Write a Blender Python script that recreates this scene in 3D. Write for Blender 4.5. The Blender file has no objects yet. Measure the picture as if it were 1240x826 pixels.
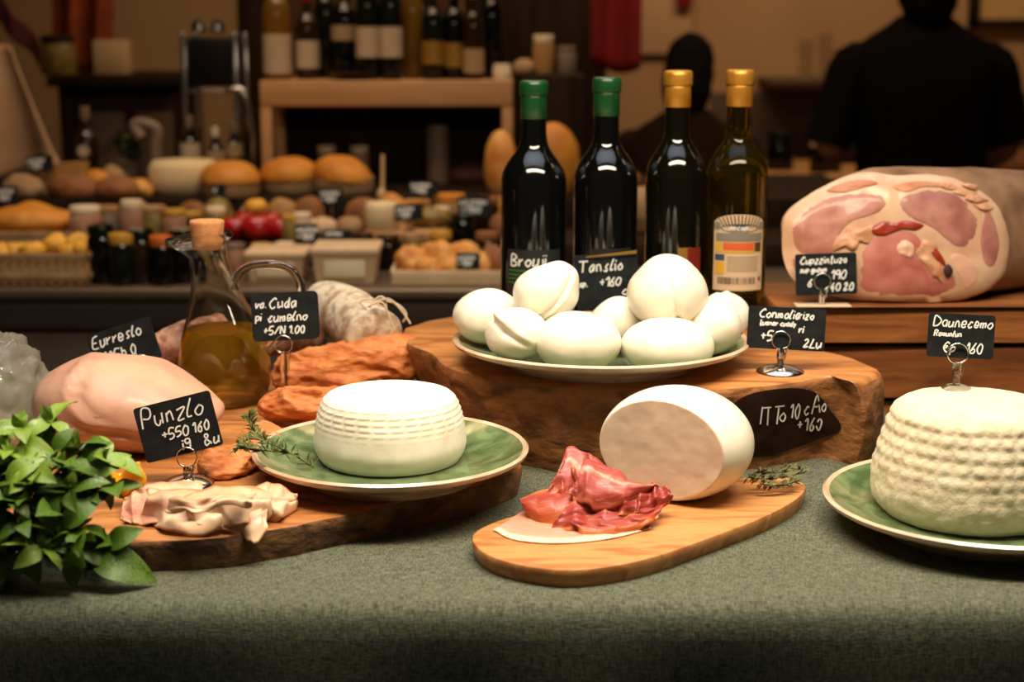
import bpy, bmesh, math, random
from mathutils import Vector, Matrix, noise
random.seed(7)
R = math.radians
scene = bpy.context.scene
COL = scene.collection
# ------------------------------------------------------------------ camera
FPX, PITCH, CH = 1900.0, R(11.5), 1.465
cam = bpy.data.cameras.new('camera'); camo = bpy.data.objects.new('camera', cam); COL.objects.link(camo)
camo.location = (0, 0, CH); camo.rotation_euler = (R(90) - PITCH, 0, 0)
cam.sensor_width = 36; cam.lens = FPX * 36 / 1240; cam.clip_start = .05
cam.dof.use_dof = True; cam.dof.focus_distance = 1.54; cam.dof.aperture_fstop = 4.4
scene.camera = camo
# ------------------------------------------------------------------ light
scene.view_settings.view_transform = 'Standard'; scene.view_settings.look = 'None'
scene.view_settings.gamma = 1; scene.view_settings.use_curve_mapping = False
scene.view_settings.exposure = 0.0
w = bpy.data.worlds.new('market_hall_ambience'); scene.world = w; w.use_nodes = True
w.node_tree.nodes['Background'].inputs[0].default_value = (1, .78, .55, 1)
w.node_tree.nodes['Background'].inputs[1].default_value = .035
def area(name, loc, rot, sx, sy, power, col, spread=180):
    l = bpy.data.lights.new(name, 'AREA'); l.shape = 'RECTANGLE'; l.size = sx; l.size_y = sy
    l.energy = power; l.color = col; l.spread = R(spread)
    o = bpy.data.objects.new(name, l); o.location = loc; o.rotation_euler = rot; COL.objects.link(o); return o
area('stall_lamp', (.16, 1.22, 1.95), (R(14), 0, 0), 1.1, .16, 15, (1, .82, .60), 140)
area('roof_skylight', (.1, 1.55, 3.5), (0, 0, 0), 3.0, 2.2, 22, (.82, .90, 1), 95)
area('rear_counter_lamp', (-.4, 2.75, 2.5), (R(8), 0, 0), 1.6, .3, 9, (1, .64, .33), 150)
area('hall_lamp', (.7, 4.0, 3.1), (R(22), 0, 0), 2.5, .5, 25, (1, .70, .42), 150)
# ------------------------------------------------------------------ pixel -> point in the room
def ray(px, py):
    x = (px - 620) / FPX; y = (413 - py) / FPX
    return Vector((x, math.cos(PITCH) + y * math.sin(PITCH), -math.sin(PITCH) + y * math.cos(PITCH)))
def az(px, py, z):
    d = ray(px, py); return Vector((0, 0, CH)) + d * ((z - CH) / d.z)
def ay(px, py, Y):
    d = ray(px, py); return Vector((0, 0, CH)) + d * (Y / d.y)
# ------------------------------------------------------------------ mesh helpers: everything is (V, F) in world space
def nz(v, s=1.0, o=0.0): return noise.noise(Vector((v[0] * s + o, v[1] * s + o * 1.7, v[2] * s - o)))
def fb(v, s=1.0, o=0.0): return nz(v, s, o) + .5 * nz(v, 2 * s, o + 3) + .25 * nz(v, 4 * s, o + 7)
def join(*ms):
    V, F = [], []
    for v, f in ms:
        b = len(V); V += list(v); F += [tuple(i + b for i in q) for q in f]
    return V, F
def xf(m, M): return [M @ Vector(v) for v in m[0]], m[1]
def mv(m, d): d = Vector(d); return [Vector(v) + d for v in m[0]], m[1]
def lathe(prof, n=48, c=(0, 0, 0), sx=1, sy=1, close=False):
    V, F, rings = [], [], []
    for r, z in prof:
        if r < 1e-6: V.append(Vector((c[0], c[1], c[2] + z))); rings.append([len(V) - 1] * n)
        else:
            b = len(V)
            for i in range(n):
                a = 2 * math.pi * i / n
                V.append(Vector((c[0] + r * sx * math.cos(a), c[1] + r * sy * math.sin(a), c[2] + z)))
            rings.append(list(range(b, b + n)))
    pr = list(zip(rings, rings[1:])) + ([(rings[-1], rings[0])] if close else [])
    for A, B in pr:
        for i in range(n):
            j = (i + 1) % n
            q = [A[i], A[j], B[j], B[i]]
            u = []
            for k in q:
                if k not in u: u.append(k)
            if len(u) > 2: F.append(tuple(u))
    return V, F
def cr(pts, sub=4, closed=False):
    P = [Vector(p) for p in pts]; n = len(P); out = []
    if n < 3 and not closed: return P
    rng = n if closed else n - 1
    for i in range(rng):
        if closed: a, b, c, d = P[i - 1], P[i], P[(i + 1) % n], P[(i + 2) % n]
        else: a, b, c, d = P[max(i - 1, 0)], P[i], P[i + 1], P[min(i + 2, n - 1)]
        for k in range(sub):
            t = k / sub
            out.append(.5 * ((2 * b) + (c - a) * t + (2 * a - 5 * b + 4 * c - d) * t * t + (3 * b - a - 3 * c + d) * t ** 3))
    if not closed: out.append(P[-1])
    return out
def tube(path, rad, n=10, caps=True, flat=1.0):
    P = [Vector(p) for p in path]; m = len(P)
    if not hasattr(rad, '__len__'): rad = [rad] * m
    V, F = [], []
    up = Vector((0, 0, 1)); t0 = (P[1] - P[0]).normalized()
    if abs(t0.z) > .9: up = Vector((1, 0, 0))
    x = up.cross(t0).normalized()
    for i in range(m):
        t = (P[min(i + 1, m - 1)] - P[max(i - 1, 0)]).normalized()
        x = (x - t * x.dot(t)).normalized(); y = t.cross(x)
        for k in range(n):
            a = 2 * math.pi * k / n
            V.append(P[i] + (x * math.cos(a) + y * math.sin(a) * flat) * rad[i])
    for i in range(m - 1):
        for k in range(n):
            j = (k + 1) % n
            F.append((i * n + k, i * n + j, (i + 1) * n + j, (i + 1) * n + k))
    if caps: F.append(tuple(range(n - 1, -1, -1))); F.append(tuple(range((m - 1) * n, m * n)))
    return V, F
def box(x0, x1, y0, y1, z0, z1, bev=.002, seg=2):
    bm = bmesh.new(); bmesh.ops.create_cube(bm, size=1)
    for v in bm.verts:
        v.co = Vector(((x0 + x1) / 2 + v.co.x * (x1 - x0), (y0 + y1) / 2 + v.co.y * (y1 - y0), (z0 + z1) / 2 + v.co.z * (z1 - z0)))
    if bev: bmesh.ops.bevel(bm, geom=bm.edges[:], offset=bev, segments=seg, profile=.5, affect='EDGES')
    bm.verts.index_update(); r = [v.co.copy() for v in bm.verts], [tuple(v.index for v in f.verts) for f in bm.faces]
    bm.free(); return r
_ico = {}
def ico(sub):
    if sub not in _ico:
        bm = bmesh.new(); bmesh.ops.create_icosphere(bm, subdivisions=sub, radius=1)
        bm.verts.index_update(); _ico[sub] = ([v.co.copy() for v in bm.verts], [tuple(v.index for v in f.verts) for f in bm.faces]); bm.free()
    return _ico[sub]
def blob(c, r, sub=4, amp=0, sc=10, seed=0, fn=None, rot=None, flatten=None):
    """deformed ball: fn(unit dir, point)->point in local space; flatten = local z below which it is pressed flat"""
    V0, F = ico(sub); V = []
    for u in V0:
        p = Vector((u.x * r[0], u.y * r[1], u.z * r[2]))
        if fn: p = fn(u, p)
        if amp: p = p + u * amp * fb(p, sc, seed)
        if rot: p = rot @ p
        if flatten is not None and p.z < flatten: p.z = flatten + (p.z - flatten) * .04
        V.append(p + Vector(c))
    return V, list(F)
def slab(outline, z0, z1, n_side=6, inset=(0, 0), rough=.0, sc=30, seed=0, bev=.004, sub=6, topamp=0):
    """closed outline [(x,y)] -> prism with wavy flank; inset=(bottom shift x, bottom shrink)"""
    O = cr([(x, y, 0) for x, y in outline], sub, True); n = len(O)
    c = sum(O, Vector()) / n
    V, F = [], []
    for k in range(n_side + 1):
        t = k / n_side; z = z0 + (z1 - bev - z0) * t
        for i, p in enumerate(O):
            d = (p - c).normalized(); q = p + Vector((inset[0] * (1 - t), 0, 0)) - d * inset[1] * (1 - t) ** 1.5
            q = q + d * rough * (fb((q.x, q.y, z * .35), sc, seed) + .25 * fb((q.x, q.y, z), sc * 3, seed + 5))
            V.append(Vector((q.x, q.y, z)))
    for s, zz in ((.35, .75), (1.0, 1.0)):
        for i, p in enumerate(O):
            q = V[n_side * n + i]; d = (p - c).normalized()
            V.append(Vector((q.x - d.x * bev * s, q.y - d.y * bev * s, z1 - bev + bev * zz)))
    L = n_side + 3
    for k in range(L - 1):
        for i in range(n):
            j = (i + 1) % n; F.append((k * n + i, k * n + j, (k + 1) * n + j, (k + 1) * n + i))
    F.append(tuple(range((L - 1) * n, L * n))); F.append(tuple(range(n - 1, -1, -1)))
    return V, F
def grid(fn, nu, nv):
    V = [Vector(fn(i / nu, j / nv)) for j in range(nv + 1) for i in range(nu + 1)]
    F = [(j * (nu + 1) + i, j * (nu + 1) + i + 1, (j + 1) * (nu + 1) + i + 1, (j + 1) * (nu + 1) + i) for j in range(nv) for i in range(nu)]
    return V, F
# ------------------------------------------------------------------ objects
def empty(name, loc):
    o = bpy.data.objects.new(name, None); o.empty_display_size = .02; o.location = loc; COL.objects.link(o); return o
def tag(o, label=None, cat=None, group=None, kind=None):
    for k, v in (('label', label), ('category', cat), ('group', group), ('kind', kind)):
        if v: o[k] = v
    return o
def wpos(o):
    p = Vector(o.location)
    while o.parent: o = o.parent; p += Vector(o.location)
    return p
def obj(name, m, mats, parent=None, origin=None, smooth=True, ang=50, uv=None, fm=None):
    """one mesh object from world-space (V,F); origin defaults to bottom centre"""
    V, F = m; V = [Vector(v) for v in V]
    if origin is None:
        if parent is not None: origin = wpos(parent)
        else:
            xs = [v.x for v in V]; ys = [v.y for v in V]
            origin = Vector(((min(xs) + max(xs)) / 2, (min(ys) + max(ys)) / 2, min(v.z for v in V)))
    origin = Vector(origin)
    me = bpy.data.meshes.new(name); me.from_pydata([v - origin for v in V], [], F); me.update()
    if not isinstance(mats, (list, tuple)): mats = [mats]
    for k in mats: me.materials.append(k)
    if uv:
        L = me.uv_layers.new(name='UVMap')
        for p in me.polygons:
            for li in p.loop_indices: L.data[li].uv = uv[me.loops[li].vertex_index]
    if fm:
        for p in me.polygons: p.material_index = fm(p.center + origin, p.normal)
    o = bpy.data.objects.new(name, me); COL.objects.link(o)
    if parent is not None: o.parent = parent; o.location = origin - wpos(parent)
    else: o.location = origin
    if smooth:
        for p in me.polygons: p.use_smooth = True
        if ang < 180: me.set_sharp_from_angle(angle=R(ang))
    return o
def copy_tree(o, parent=None):
    c = o.copy(); COL.objects.link(c); c.parent = parent
    for ch in list(o.children): copy_tree(ch, c)
    return c
def solid(o, t, off=0):
    m = o.modifiers.new('thickness', 'SOLIDIFY'); m.thickness = t; m.offset = off; return o
# ------------------------------------------------------------------ materials
def lin(c):
    if max(c) > 1.001: c = [x / 255 for x in c]
    return tuple(x / 12.92 if x <= .04045 else ((x + .055) / 1.055) ** 2.4 for x in c) + (1,)
def mat(name, c, rough=.5, c2=None, c3=None, scale=20, stretch=(1, 1, 1), ramp=(.35, .65), detail=4, dist=0, bump=0, bscale=None, bdist=.002,
        metal=0, coat=0, trans=0, ior=1.45, sss=0, emit=0, alpha=1, uv=False, spec=.5, voro=False):
    m = bpy.data.materials.new(name); m.use_nodes = True; nt = m.node_tree; N = nt.nodes; L = nt.links
    b = N['Principled BSDF']; b.inputs['Base Color'].default_value = lin(c); b.inputs['Roughness'].default_value = rough
    b.inputs['Metallic'].default_value = metal; b.inputs['Coat Weight'].default_value = coat; b.inputs['Coat Roughness'].default_value = .08
    b.inputs['Transmission Weight'].default_value = trans; b.inputs['IOR'].default_value = ior; b.inputs['Alpha'].default_value = alpha
    b.inputs['Specular IOR Level'].default_value = spec
    if sss:
        b.inputs['Subsurface Weight'].default_value = sss; b.inputs['Subsurface Radius'].default_value = (1, .6, .4); b.inputs['Subsurface Scale'].default_value = .006
    if c2 is not None or bump:
        tc = N.new('ShaderNodeTexCoord'); mp = N.new('ShaderNodeMapping'); mp.inputs['Scale'].default_value = stretch
        L.new(tc.outputs['UV' if uv else 'Object'], mp.inputs[0])
    if c2 is not None:
        t = N.new('ShaderNodeTexNoise'); t.inputs['Scale'].default_value = scale; t.inputs['Detail'].default_value = detail; t.inputs['Distortion'].default_value = dist
        L.new(mp.outputs[0], t.inputs['Vector'])
        r = N.new('ShaderNodeValToRGB'); e = r.color_ramp.elements
        e[0].position = ramp[0]; e[0].color = lin(c); e[1].position = ramp[1]; e[1].color = lin(c2)
        if c3 is not None:
            x = e.new(min(.99, ramp[1] + (ramp[1] - ramp[0]))); x.color = lin(c3)
        L.new(t.outputs['Fac'], r.inputs['Fac']); L.new(r.outputs['Color'], b.inputs['Base Color'])
    if bump:
        if voro: t2 = N.new('ShaderNodeTexVoronoi')
        else: t2 = N.new('ShaderNodeTexNoise'); t2.inputs['Detail'].default_value = 5
        t2.inputs['Scale'].default_value = bscale or scale
        L.new(mp.outputs[0], t2.inputs['Vector'])
        bp = N.new('ShaderNodeBump'); bp.inputs['Strength'].default_value = bump; bp.inputs['Distance'].default_value = bdist
        L.new(t2.outputs[0], bp.inputs['Height']); L.new(bp.outputs[0], b.inputs['Normal'])
    if emit:
        b.inputs['Emission Color'].default_value = lin(c); b.inputs['Emission Strength'].default_value = emit
    return m
def linen(name, ca, cb):
    m = bpy.data.materials.new(name); m.use_nodes = True; nt = m.node_tree; N = nt.nodes; L = nt.links; b = N['Principled BSDF']
    b.inputs['Roughness'].default_value = .95; b.inputs['Specular IOR Level'].default_value = .15
    tc = N.new('ShaderNodeTexCoord'); hs = []
    for s in ((150, 1100, 1100), (1100, 150, 150)):
        mp = N.new('ShaderNodeMapping'); mp.inputs['Scale'].default_value = s; L.new(tc.outputs['Object'], mp.inputs[0])
        t = N.new('ShaderNodeTexNoise'); t.inputs['Scale'].default_value = 1; t.inputs['Detail'].default_value = 3; L.new(mp.outputs[0], t.inputs['Vector']); hs.append(t)
    ad = N.new('ShaderNodeMath'); ad.operation = 'ADD'; L.new(hs[0].outputs['Fac'], ad.inputs[0]); L.new(hs[1].outputs['Fac'], ad.inputs[1])
    r = N.new('ShaderNodeValToRGB'); e = r.color_ramp.elements; e[0].position = .36; e[1].position = .64; e[0].color = lin(ca); e[1].color = lin(cb)
    hf = N.new('ShaderNodeMath'); hf.operation = 'MULTIPLY'; hf.inputs[1].default_value = .5; L.new(ad.outputs[0], hf.inputs[0])
    L.new(hf.outputs[0], r.inputs['Fac']); L.new(r.outputs['Color'], b.inputs['Base Color'])
    bp = N.new('ShaderNodeBump'); bp.inputs['Strength'].default_value = .6; bp.inputs['Distance'].default_value = .0015
    L.new(ad.outputs[0], bp.inputs['Height']); L.new(bp.outputs[0], b.inputs['Normal']); return m
def meat(name, stops, rough=.5, nscale=6, warp=.35, stretch=(1, 1, 1), coat=.05, vein=.55):
    """slice material: colour bands run across the slice (UV v), pushed about by noise"""
    m = bpy.data.materials.new(name); m.use_nodes = True; nt = m.node_tree; N = nt.nodes; L = nt.links; b = N['Principled BSDF']
    b.inputs['Roughness'].default_value = rough; b.inputs['Coat Weight'].default_value = coat
    b.inputs['Subsurface Weight'].default_value = .10; b.inputs['Subsurface Radius'].default_value = (1, .4, .3); b.inputs['Subsurface Scale'].default_value = .004
    tc = N.new('ShaderNodeTexCoord'); sp = N.new('ShaderNodeSeparateXYZ'); L.new(tc.outputs['UV'], sp.inputs[0])
    mp = N.new('ShaderNodeMapping'); mp.inputs['Scale'].default_value = stretch; L.new(tc.outputs['UV'], mp.inputs[0])
    t = N.new('ShaderNodeTexNoise'); t.inputs['Scale'].default_value = nscale; t.inputs['Detail'].default_value = 4; L.new(mp.outputs[0], t.inputs['Vector'])
    k = N.new('ShaderNodeMath'); k.operation = 'MULTIPLY_ADD'; k.inputs[1].default_value = warp * 2; L.new(t.outputs['Fac'], k.inputs[0])
    s = N.new('ShaderNodeMath'); s.operation = 'SUBTRACT'; s.inputs[1].default_value = warp; L.new(sp.outputs['Y'], s.inputs[0]); L.new(s.outputs[0], k.inputs[2])
    r = N.new('ShaderNodeValToRGB'); e = r.color_ramp.elements
    while len(e) < len(stops): e.new(.5)
    for i, (p, c) in enumerate(stops): e[i].position = p; e[i].color = lin(c)
    L.new(k.outputs[0], r.inputs['Fac'])
    mq = N.new('ShaderNodeMapping'); mq.inputs['Scale'].default_value = (5, 22, 1); mq.inputs['Rotation'].default_value = (0, 0, .35); L.new(tc.outputs['UV'], mq.inputs[0])
    tq = N.new('ShaderNodeTexNoise'); tq.inputs['Scale'].default_value = 1; tq.inputs['Detail'].default_value = 5; tq.inputs['Distortion'].default_value = 1.5; L.new(mq.outputs[0], tq.inputs['Vector'])
    rq = N.new('ShaderNodeValToRGB'); rq.color_ramp.elements[0].position = .52; rq.color_ramp.elements[1].position = .74; L.new(tq.outputs['Fac'], rq.inputs['Fac'])
    rq.color_ramp.elements[1].color = (vein, vein, vein, 1); rq.color_ramp.elements[0].color = (0, 0, 0, 1)
    mx = N.new('ShaderNodeMix'); mx.data_type = 'RGBA'; L.new(rq.outputs['Color'], mx.inputs['Factor']); L.new(r.outputs['Color'], mx.inputs['A']); mx.inputs['B'].default_value = lin((224, 186, 160))
    L.new(mx.outputs['Result'], b.inputs['Base Color'])
    bp = N.new('ShaderNodeBump'); bp.inputs['Strength'].default_value = .3; bp.inputs['Distance'].default_value = .002
    L.new(t.outputs['Fac'], bp.inputs['Height']); L.new(bp.outputs[0], b.inputs['Normal']); return m
# ------------------------------------------------------------------ chalk lettering: strokes on a 10-unit grid (x, y hex; baseline 3)
GL = {'a': '59 29 06 23 45 59 53', 'c': '58 39 16 06 23 54', 'd': '58 39 06 23 45 5d 53', 'e': '06 56 49 19 05 23 54', 'g': '58 39 06 24 46 59 51 30 00',
 'h': '0d 03|07 29 48 53', 'i': '09 03|0b 0c', 'j': '29 21 00|2b 2c', 'l': '2d 07 03 24', 'm': '09 03|07 28 33|37 58 63', 'n': '09 03|07 29 48 53',
 'o': '39 06 23 44 57 39', 'p': '09 00|08 39 57 34 04', 'r': '09 03|06 28 49', 's': '59 28 26 45 33 03', 't': '2d 23 43|0a 4a', 'u': '09 04 23 45|59 53',
 'v': '09 23 59', 'y': '09 25|59 20', 'z': '09 59 03 53', 'A': '03 4d 83|17 67', 'B': '03 0d 5c 5a 18|18 66 54 03', 'C': '7b 5d 19 06 33 74',
 'D': '03 0d 5c 88 54 03', 'E': '6d 1d 08 03 63|08 58', 'G': '7b 5d 19 06 33 65 68 48', 'L': '3d 05 03 63', 'N': '03 0d 73 7d', 'P': '03 0d 5d 6a 48 08',
 'R': '03 0d 5d 6a 48 08|38 73', 'T': '0d 9d|4d 43', '#': '03 0d|0c 9d|7d 73', '0': '3d 08 23 54 6a 3d', '1': '0a 3d 33', '2': '0a 3d 5a 03 64',
 '4': '4d 06 66|49 42', '5': '6d 1d 08 48 65 33 03', '6': '5d 18 04 33 55 38 06', '9': '59 28 0b 3d 5b 53', '+': '08 68|3b 35', '/': '03 6d', '.': '03 13',
 '&': '73 0b 2d 4b 06 13 33 66', '?': '0b 3d 5b 27 26|24 23', '@': '6b 3d 08 33 64|09 49|07 47'}
def strokes(text, size, x=0, y=0, slant=.18, rise=0, jit=.5, rnd=None, wx=1.0):
    rnd = rnd or random.Random(len(text) * 7 + 3); out = []; k = size / 10.0
    for ch in text:
        if ch == ' ': x += 4 * k * wx; continue
        wd = 0
        for st in GL[ch].split('|'):
            pts = []
            for t in st.split():
                gx, gy = int(t[0], 16), int(t[1], 16) - 3; wd = max(wd, gx)
                gx += rnd.uniform(-jit, jit); gy += rnd.uniform(-jit, jit)
                pts.append((x + k * (gx * wx + slant * gy), y + k * gy + rise * x, 0))
            out.append(cr(pts, 4) if len(pts) > 2 else [Vector(p) for p in pts])
        x += (wd * wx + 2.2) * k
    return out
def ribbons(polys, wid, fn):
    V, F = [], []
    for P in polys:
        b = len(V); n = len(P)
        for i, p in enumerate(P):
            t = (P[min(i + 1, n - 1)] - P[max(i - 1, 0)])
            t = t.normalized() if t.length else Vector((1, 0, 0)); q = Vector((-t.y, t.x, 0)) * wid / 2
            V.append(fn(*(p + q)[:2])); V.append(fn(*(p - q)[:2]))
        for i in range(n - 1): F.append((b + 2 * i, b + 2 * i + 1, b + 2 * i + 3, b + 2 * i + 2))
    return V, F
def patch(x0, x1, y0, y1, fn, nx=8, ny=1):
    return grid(lambda u, v: fn(x0 + (x1 - x0) * u, y0 + (y1 - y0) * v), nx, ny)
# ================================================================== materials in use
CHALK = mat('chalk', (225, 225, 218), .9)
CARD = mat('chalkboard_black', (20, 22, 23), .8, (31, 34, 35), scale=60, bump=.15, bscale=200, spec=.2)
CHROME = mat('chrome', (205, 200, 195), .18, metal=1)
CLEAR = mat('clear_plastic', (235, 235, 230), .05, trans=1, ior=1.45)
LINEN = linen('green_linen', (44, 49, 39), (116, 118, 95))
WOODTOP = mat('oiled_wood_top', (142, 84, 38), .42, (188, 126, 68), (120, 68, 30), scale=3.2, stretch=(2.2, 11, 6), ramp=(.36, .6), dist=1.2, bump=.15, bscale=14)
BARK = mat('bark_edge', (88, 52, 24), .7, (156, 102, 54), (66, 38, 17), scale=7, stretch=(3, 3, 5), ramp=(.34, .6), detail=8, dist=.8, bump=.8, bscale=14, bdist=.006)
BARKD = mat('dark_bark_edge', (66, 42, 23), .8, (132, 92, 54), (76, 48, 25), scale=9, stretch=(3, 3, 5), ramp=(.34, .62), detail=8, dist=.8, bump=.8, bscale=18, bdist=.005)
PADDLE = mat('beech_board', (158, 98, 50), .4, (198, 138, 82), (172, 112, 62), scale=3.5, stretch=(3, 18, 10), ramp=(.36, .56), detail=6, dist=1.0, bump=.08, bscale=20)
PLANK = mat('plank_wood', (110, 60, 24), .5, (156, 96, 46), (92, 50, 20), scale=3, stretch=(1.6, 9, 13), ramp=(.36, .6), dist=1.4, bump=.2, bscale=10)
PLANK2 = mat('dark_plank_wood', (96, 50, 20), .5, (140, 82, 38), (80, 42, 17), scale=3, stretch=(1.6, 9, 11), ramp=(.36, .6), dist=1.4, bump=.2, bscale=10)
GREENG = mat('green_glaze', (72, 92, 54), .16, (116, 132, 90), (56, 76, 46), scale=22, stretch=(1, 1, 1), ramp=(.35, .65), detail=3, dist=2, coat=.6)
CREAMG = mat('cream_glaze', (205, 180, 148), .2, (190, 160, 128), scale=30, coat=.5)
MOZZ = mat('mozzarella', (236, 229, 210), .3, (229, 220, 196), scale=25, sss=.35, coat=.25, bump=.05, bscale=60)
CUTM = mat('mozzarella_cut', (228, 208, 184), .5, (220, 198, 172), scale=40, sss=.3, bump=.22, bscale=60, bdist=.0012)
RICO = mat('ricotta', (236, 229, 208), .6, (228, 218, 192), scale=60, sss=.3, bump=.15, bscale=400, bdist=.001)
RICO2 = mat('basket_ricotta', (216, 203, 172), .7, (202, 187, 154), scale=70, sss=.25, bump=.5, bscale=350, bdist=.0015)
WINE = mat('dark_wine_glass', (7, 8, 7), .05, coat=.5, spec=.6)
OLIVE = mat('olive_wine_glass', (120, 104, 30), .04, trans=.97, ior=1.3)
WINEB = mat('brown_wine_glass', (12, 10, 5), .05, coat=.5, spec=.6)
GREENF = mat('green_foil', (16, 62, 28), .35, (20, 74, 34), scale=40, coat=.4)
GOLDF = mat('gold_foil', (190, 130, 40), .38, (210, 150, 56), scale=40, metal=.55, coat=.2)
HERB = mat('herb_green', (74, 88, 36), .6, (108, 116, 58), scale=80)
HERBD = mat('thyme_green', (76, 78, 38), .7, (112, 108, 62), scale=80)
STEMG = mat('woody_stem', (96, 90, 50), .7)
# ================================================================== the setting
FLOORM = mat('floor_concrete', (62, 52, 44), .8, (76, 64, 54), scale=4, bump=.1)
WALLM = mat('wall_plaster', (186, 148, 108), .9, (176, 138, 98), scale=2, bump=.05, bscale=30)
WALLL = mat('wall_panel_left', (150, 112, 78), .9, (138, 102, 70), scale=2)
DARKW = mat('dark_wood', (30, 19, 12), .7, (44, 29, 19), scale=4, stretch=(8, 8, 1), spec=.12)
tag(obj('floor', box(-4, 4, -.6, 6.2, -.05, 0, 0), FLOORM, smooth=False), 'grey concrete market floor', kind='structure')
tag(obj('wall_back', box(-4, 4, 5.6, 5.7, 0, 3.6, 0), WALLM, smooth=False), 'beige plaster wall at the back of the hall', kind='structure')
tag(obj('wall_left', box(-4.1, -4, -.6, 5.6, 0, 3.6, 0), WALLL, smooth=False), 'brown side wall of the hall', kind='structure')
tag(obj('wall_right', box(4, 4.1, -.6, 5.6, 0, 3.6, 0), WALLM, smooth=False), 'beige side wall of the hall', kind='structure')
tag(obj('ceiling', box(-4, 4, -.6, 5.6, 3.6, 3.65, 0), DARKW, smooth=False), 'dark ceiling of the hall', kind='structure')
# ================================================================== table and cloth
T = 1.0
t = empty('market_table', (0, 1.63, 0)); tag(t, 'plain wooden market table under the green linen cloth', 'table')
obj('tabletop', box(-.93, .93, 1.225, 2.035, .957, .997, .003), DARKW, t)
for x in (-.88, .88):
    for y in (1.28, 1.98): obj('leg', box(x - .03, x + .03, y - .03, y + .03, 0, .957, .003), DARKW, t)
prof = [(2.062, .60), (2.060, .80), (2.058, .97), (2.053, .99), (2.042, .999)] + [(2.04 - i * .0165, 1.0) for i in range(50)] + \
       [(1.222, 1.0), (1.214, .998), (1.208, .993), (1.2045, .985), (1.203, .97)] + [(1.202, .95 - .045 * i) for i in range(11)]
def cloth(u, v):
    k = v * (len(prof) - 1); i = min(int(k), len(prof) - 2); f = k - i
    y = prof[i][0] * (1 - f) + prof[i + 1][0] * f; z = prof[i][1] * (1 - f) + prof[i + 1][1] * f; x = -.955 + 1.91 * u
    d = max(0, .985 - z); s = -1 if y < 1.6 else 1
    y += s * d * .035 * (-.7 + math.sin(x * 21 + 1.3 * math.sin(x * 7)))
    if d == 0: z += .0004 * nz((x, y, 0), 14)
    return x, y, z
tag(solid(obj('tablecloth', grid(cloth, 130, len(prof) - 1), LINEN, ang=180), .0012, -1), 'grey green linen cloth covering the front market table', 'tablecloth')
# ================================================================== boards
LB = [(-.395, 1.30), (-.335, 1.281), (-.26, 1.287), (-.19, 1.322), (-.12, 1.375), (-.055, 1.428), (-.002, 1.485), (.004, 1.54), (-.04, 1.60), (-.10, 1.68),
      (-.155, 1.78), (-.20, 1.88), (-.30, 1.94), (-.42, 1.92), (-.51, 1.78), (-.53, 1.58), (-.49, 1.40)]
LZ = 1.030
def topside(z): return lambda c, n: 0 if (n.z > .6 and c.z > z - .006) else 1
o = obj('serving_slab', slab(LB, T + .0006, LZ, 5, (0, .004), .006, 22, 3, .003), [WOODTOP, BARKD], ang=40, fm=topside(LZ))
tag(o, 'low live-edge wooden slab under the ridged cheese and raw poultry', 'board')
SB = [az(510, 424, 1.095), az(560, 448, 1.095), az(640, 465, 1.095), az(740, 473, 1.095), az(840, 473, 1.095), az(930, 466, 1.095), az(1000, 455, 1.095), az(1036, 462, 1.095)]
SB = [(p.x, p.y) for p in SB] + [(.392, 1.66), (.378, 1.74), (.33, 1.80), (.315, 1.88), (.31, 1.96), (.26, 2.0), (.12, 2.01), (-.04, 2.0), (-.11, 1.94), (-.135, 1.86)]
SZ = 1.095
sv, sf = slab(SB, T + .0006, SZ, 12, (.0, .012), .010, 13, 8, .006)
for i, v in enumerate(sv):          # undercut on the left, foot swelling on the right
    h = max(0, (SZ - v.z) / .095)
    if v.x < .06: v.x += h * .022 * min(1, (.06 - v.x) / .15)
    if v.x > .28 and v.y < 1.75: v.x += .022 * h ** .6 * min(1, (v.x - .28) / .09)
slabo = obj('stump_slab', (sv, sf), [WOODTOP, BARK], ang=40, fm=topside(SZ))
tag(slabo, 'thick live-edge wooden block carrying the mozzarella platter and wine bottles', 'board')
bpy.context.view_layer.update()
# dark leaf-shaped chalk patch on its flank, following the bark
def flank(px, py, lift=.0015):
    d = ray(px, py).normalized(); org = Vector((0, 0, CH))
    hit, loc, nor, idx = slabo.ray_cast(slabo.matrix_world.inverted() @ org, d)
    p = slabo.matrix_world @ loc if hit else ay(px, py, 1.6)
    return p + Vector((0, -1, .1)).normalized() * lift
PATCH = mat('dark_chalk_patch', (34, 21, 13), .85, (46, 30, 19), scale=40, bump=.2, spec=.1)
ol = cr([(p[0], p[1], 0) for p in [(884, 496), (905, 478), (950, 470), (985, 474), (1003, 494), (1018, 518), (990, 532), (955, 545), (925, 553), (900, 550), (884, 530)]], 4, True)
cc = sum(ol, Vector()) / len(ol)
def patchfn(u, v):
    q = ol[int(round(u * len(ol))) % len(ol)]; p = cc + (q - cc) * v; return flank(p.x, p.y, .002)
pt = obj('chalk_patch', grid(patchfn, len(ol), 6), PATCH, slabo, ang=180); pt['label'] = 'dark leaf-shaped chalk patch with handwriting'
pm = lambda x, y: flank(x, y, .0032)
wr = []
for txt, x, y, s, wx_ in (('#T', 920, 514, 22, .55), ('o', 943, 510, 17, .8), ('10', 956, 506, 17, .45), ('c', 973, 502, 18, .6), ('A', 982, 501, 24, .5), ('o', 994, 498, 16, .6), ('+160', 965, 521, 15, .6)):
    wr += [[Vector((q.x, 2 * y - q.y, 0)) for q in P] for P in strokes(txt, s, x, y, .1, 0, .5, None, wx_)]
obj('chalk_writing', ribbons(wr, 1.6, pm), CHALK, pt, smooth=False)
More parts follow.
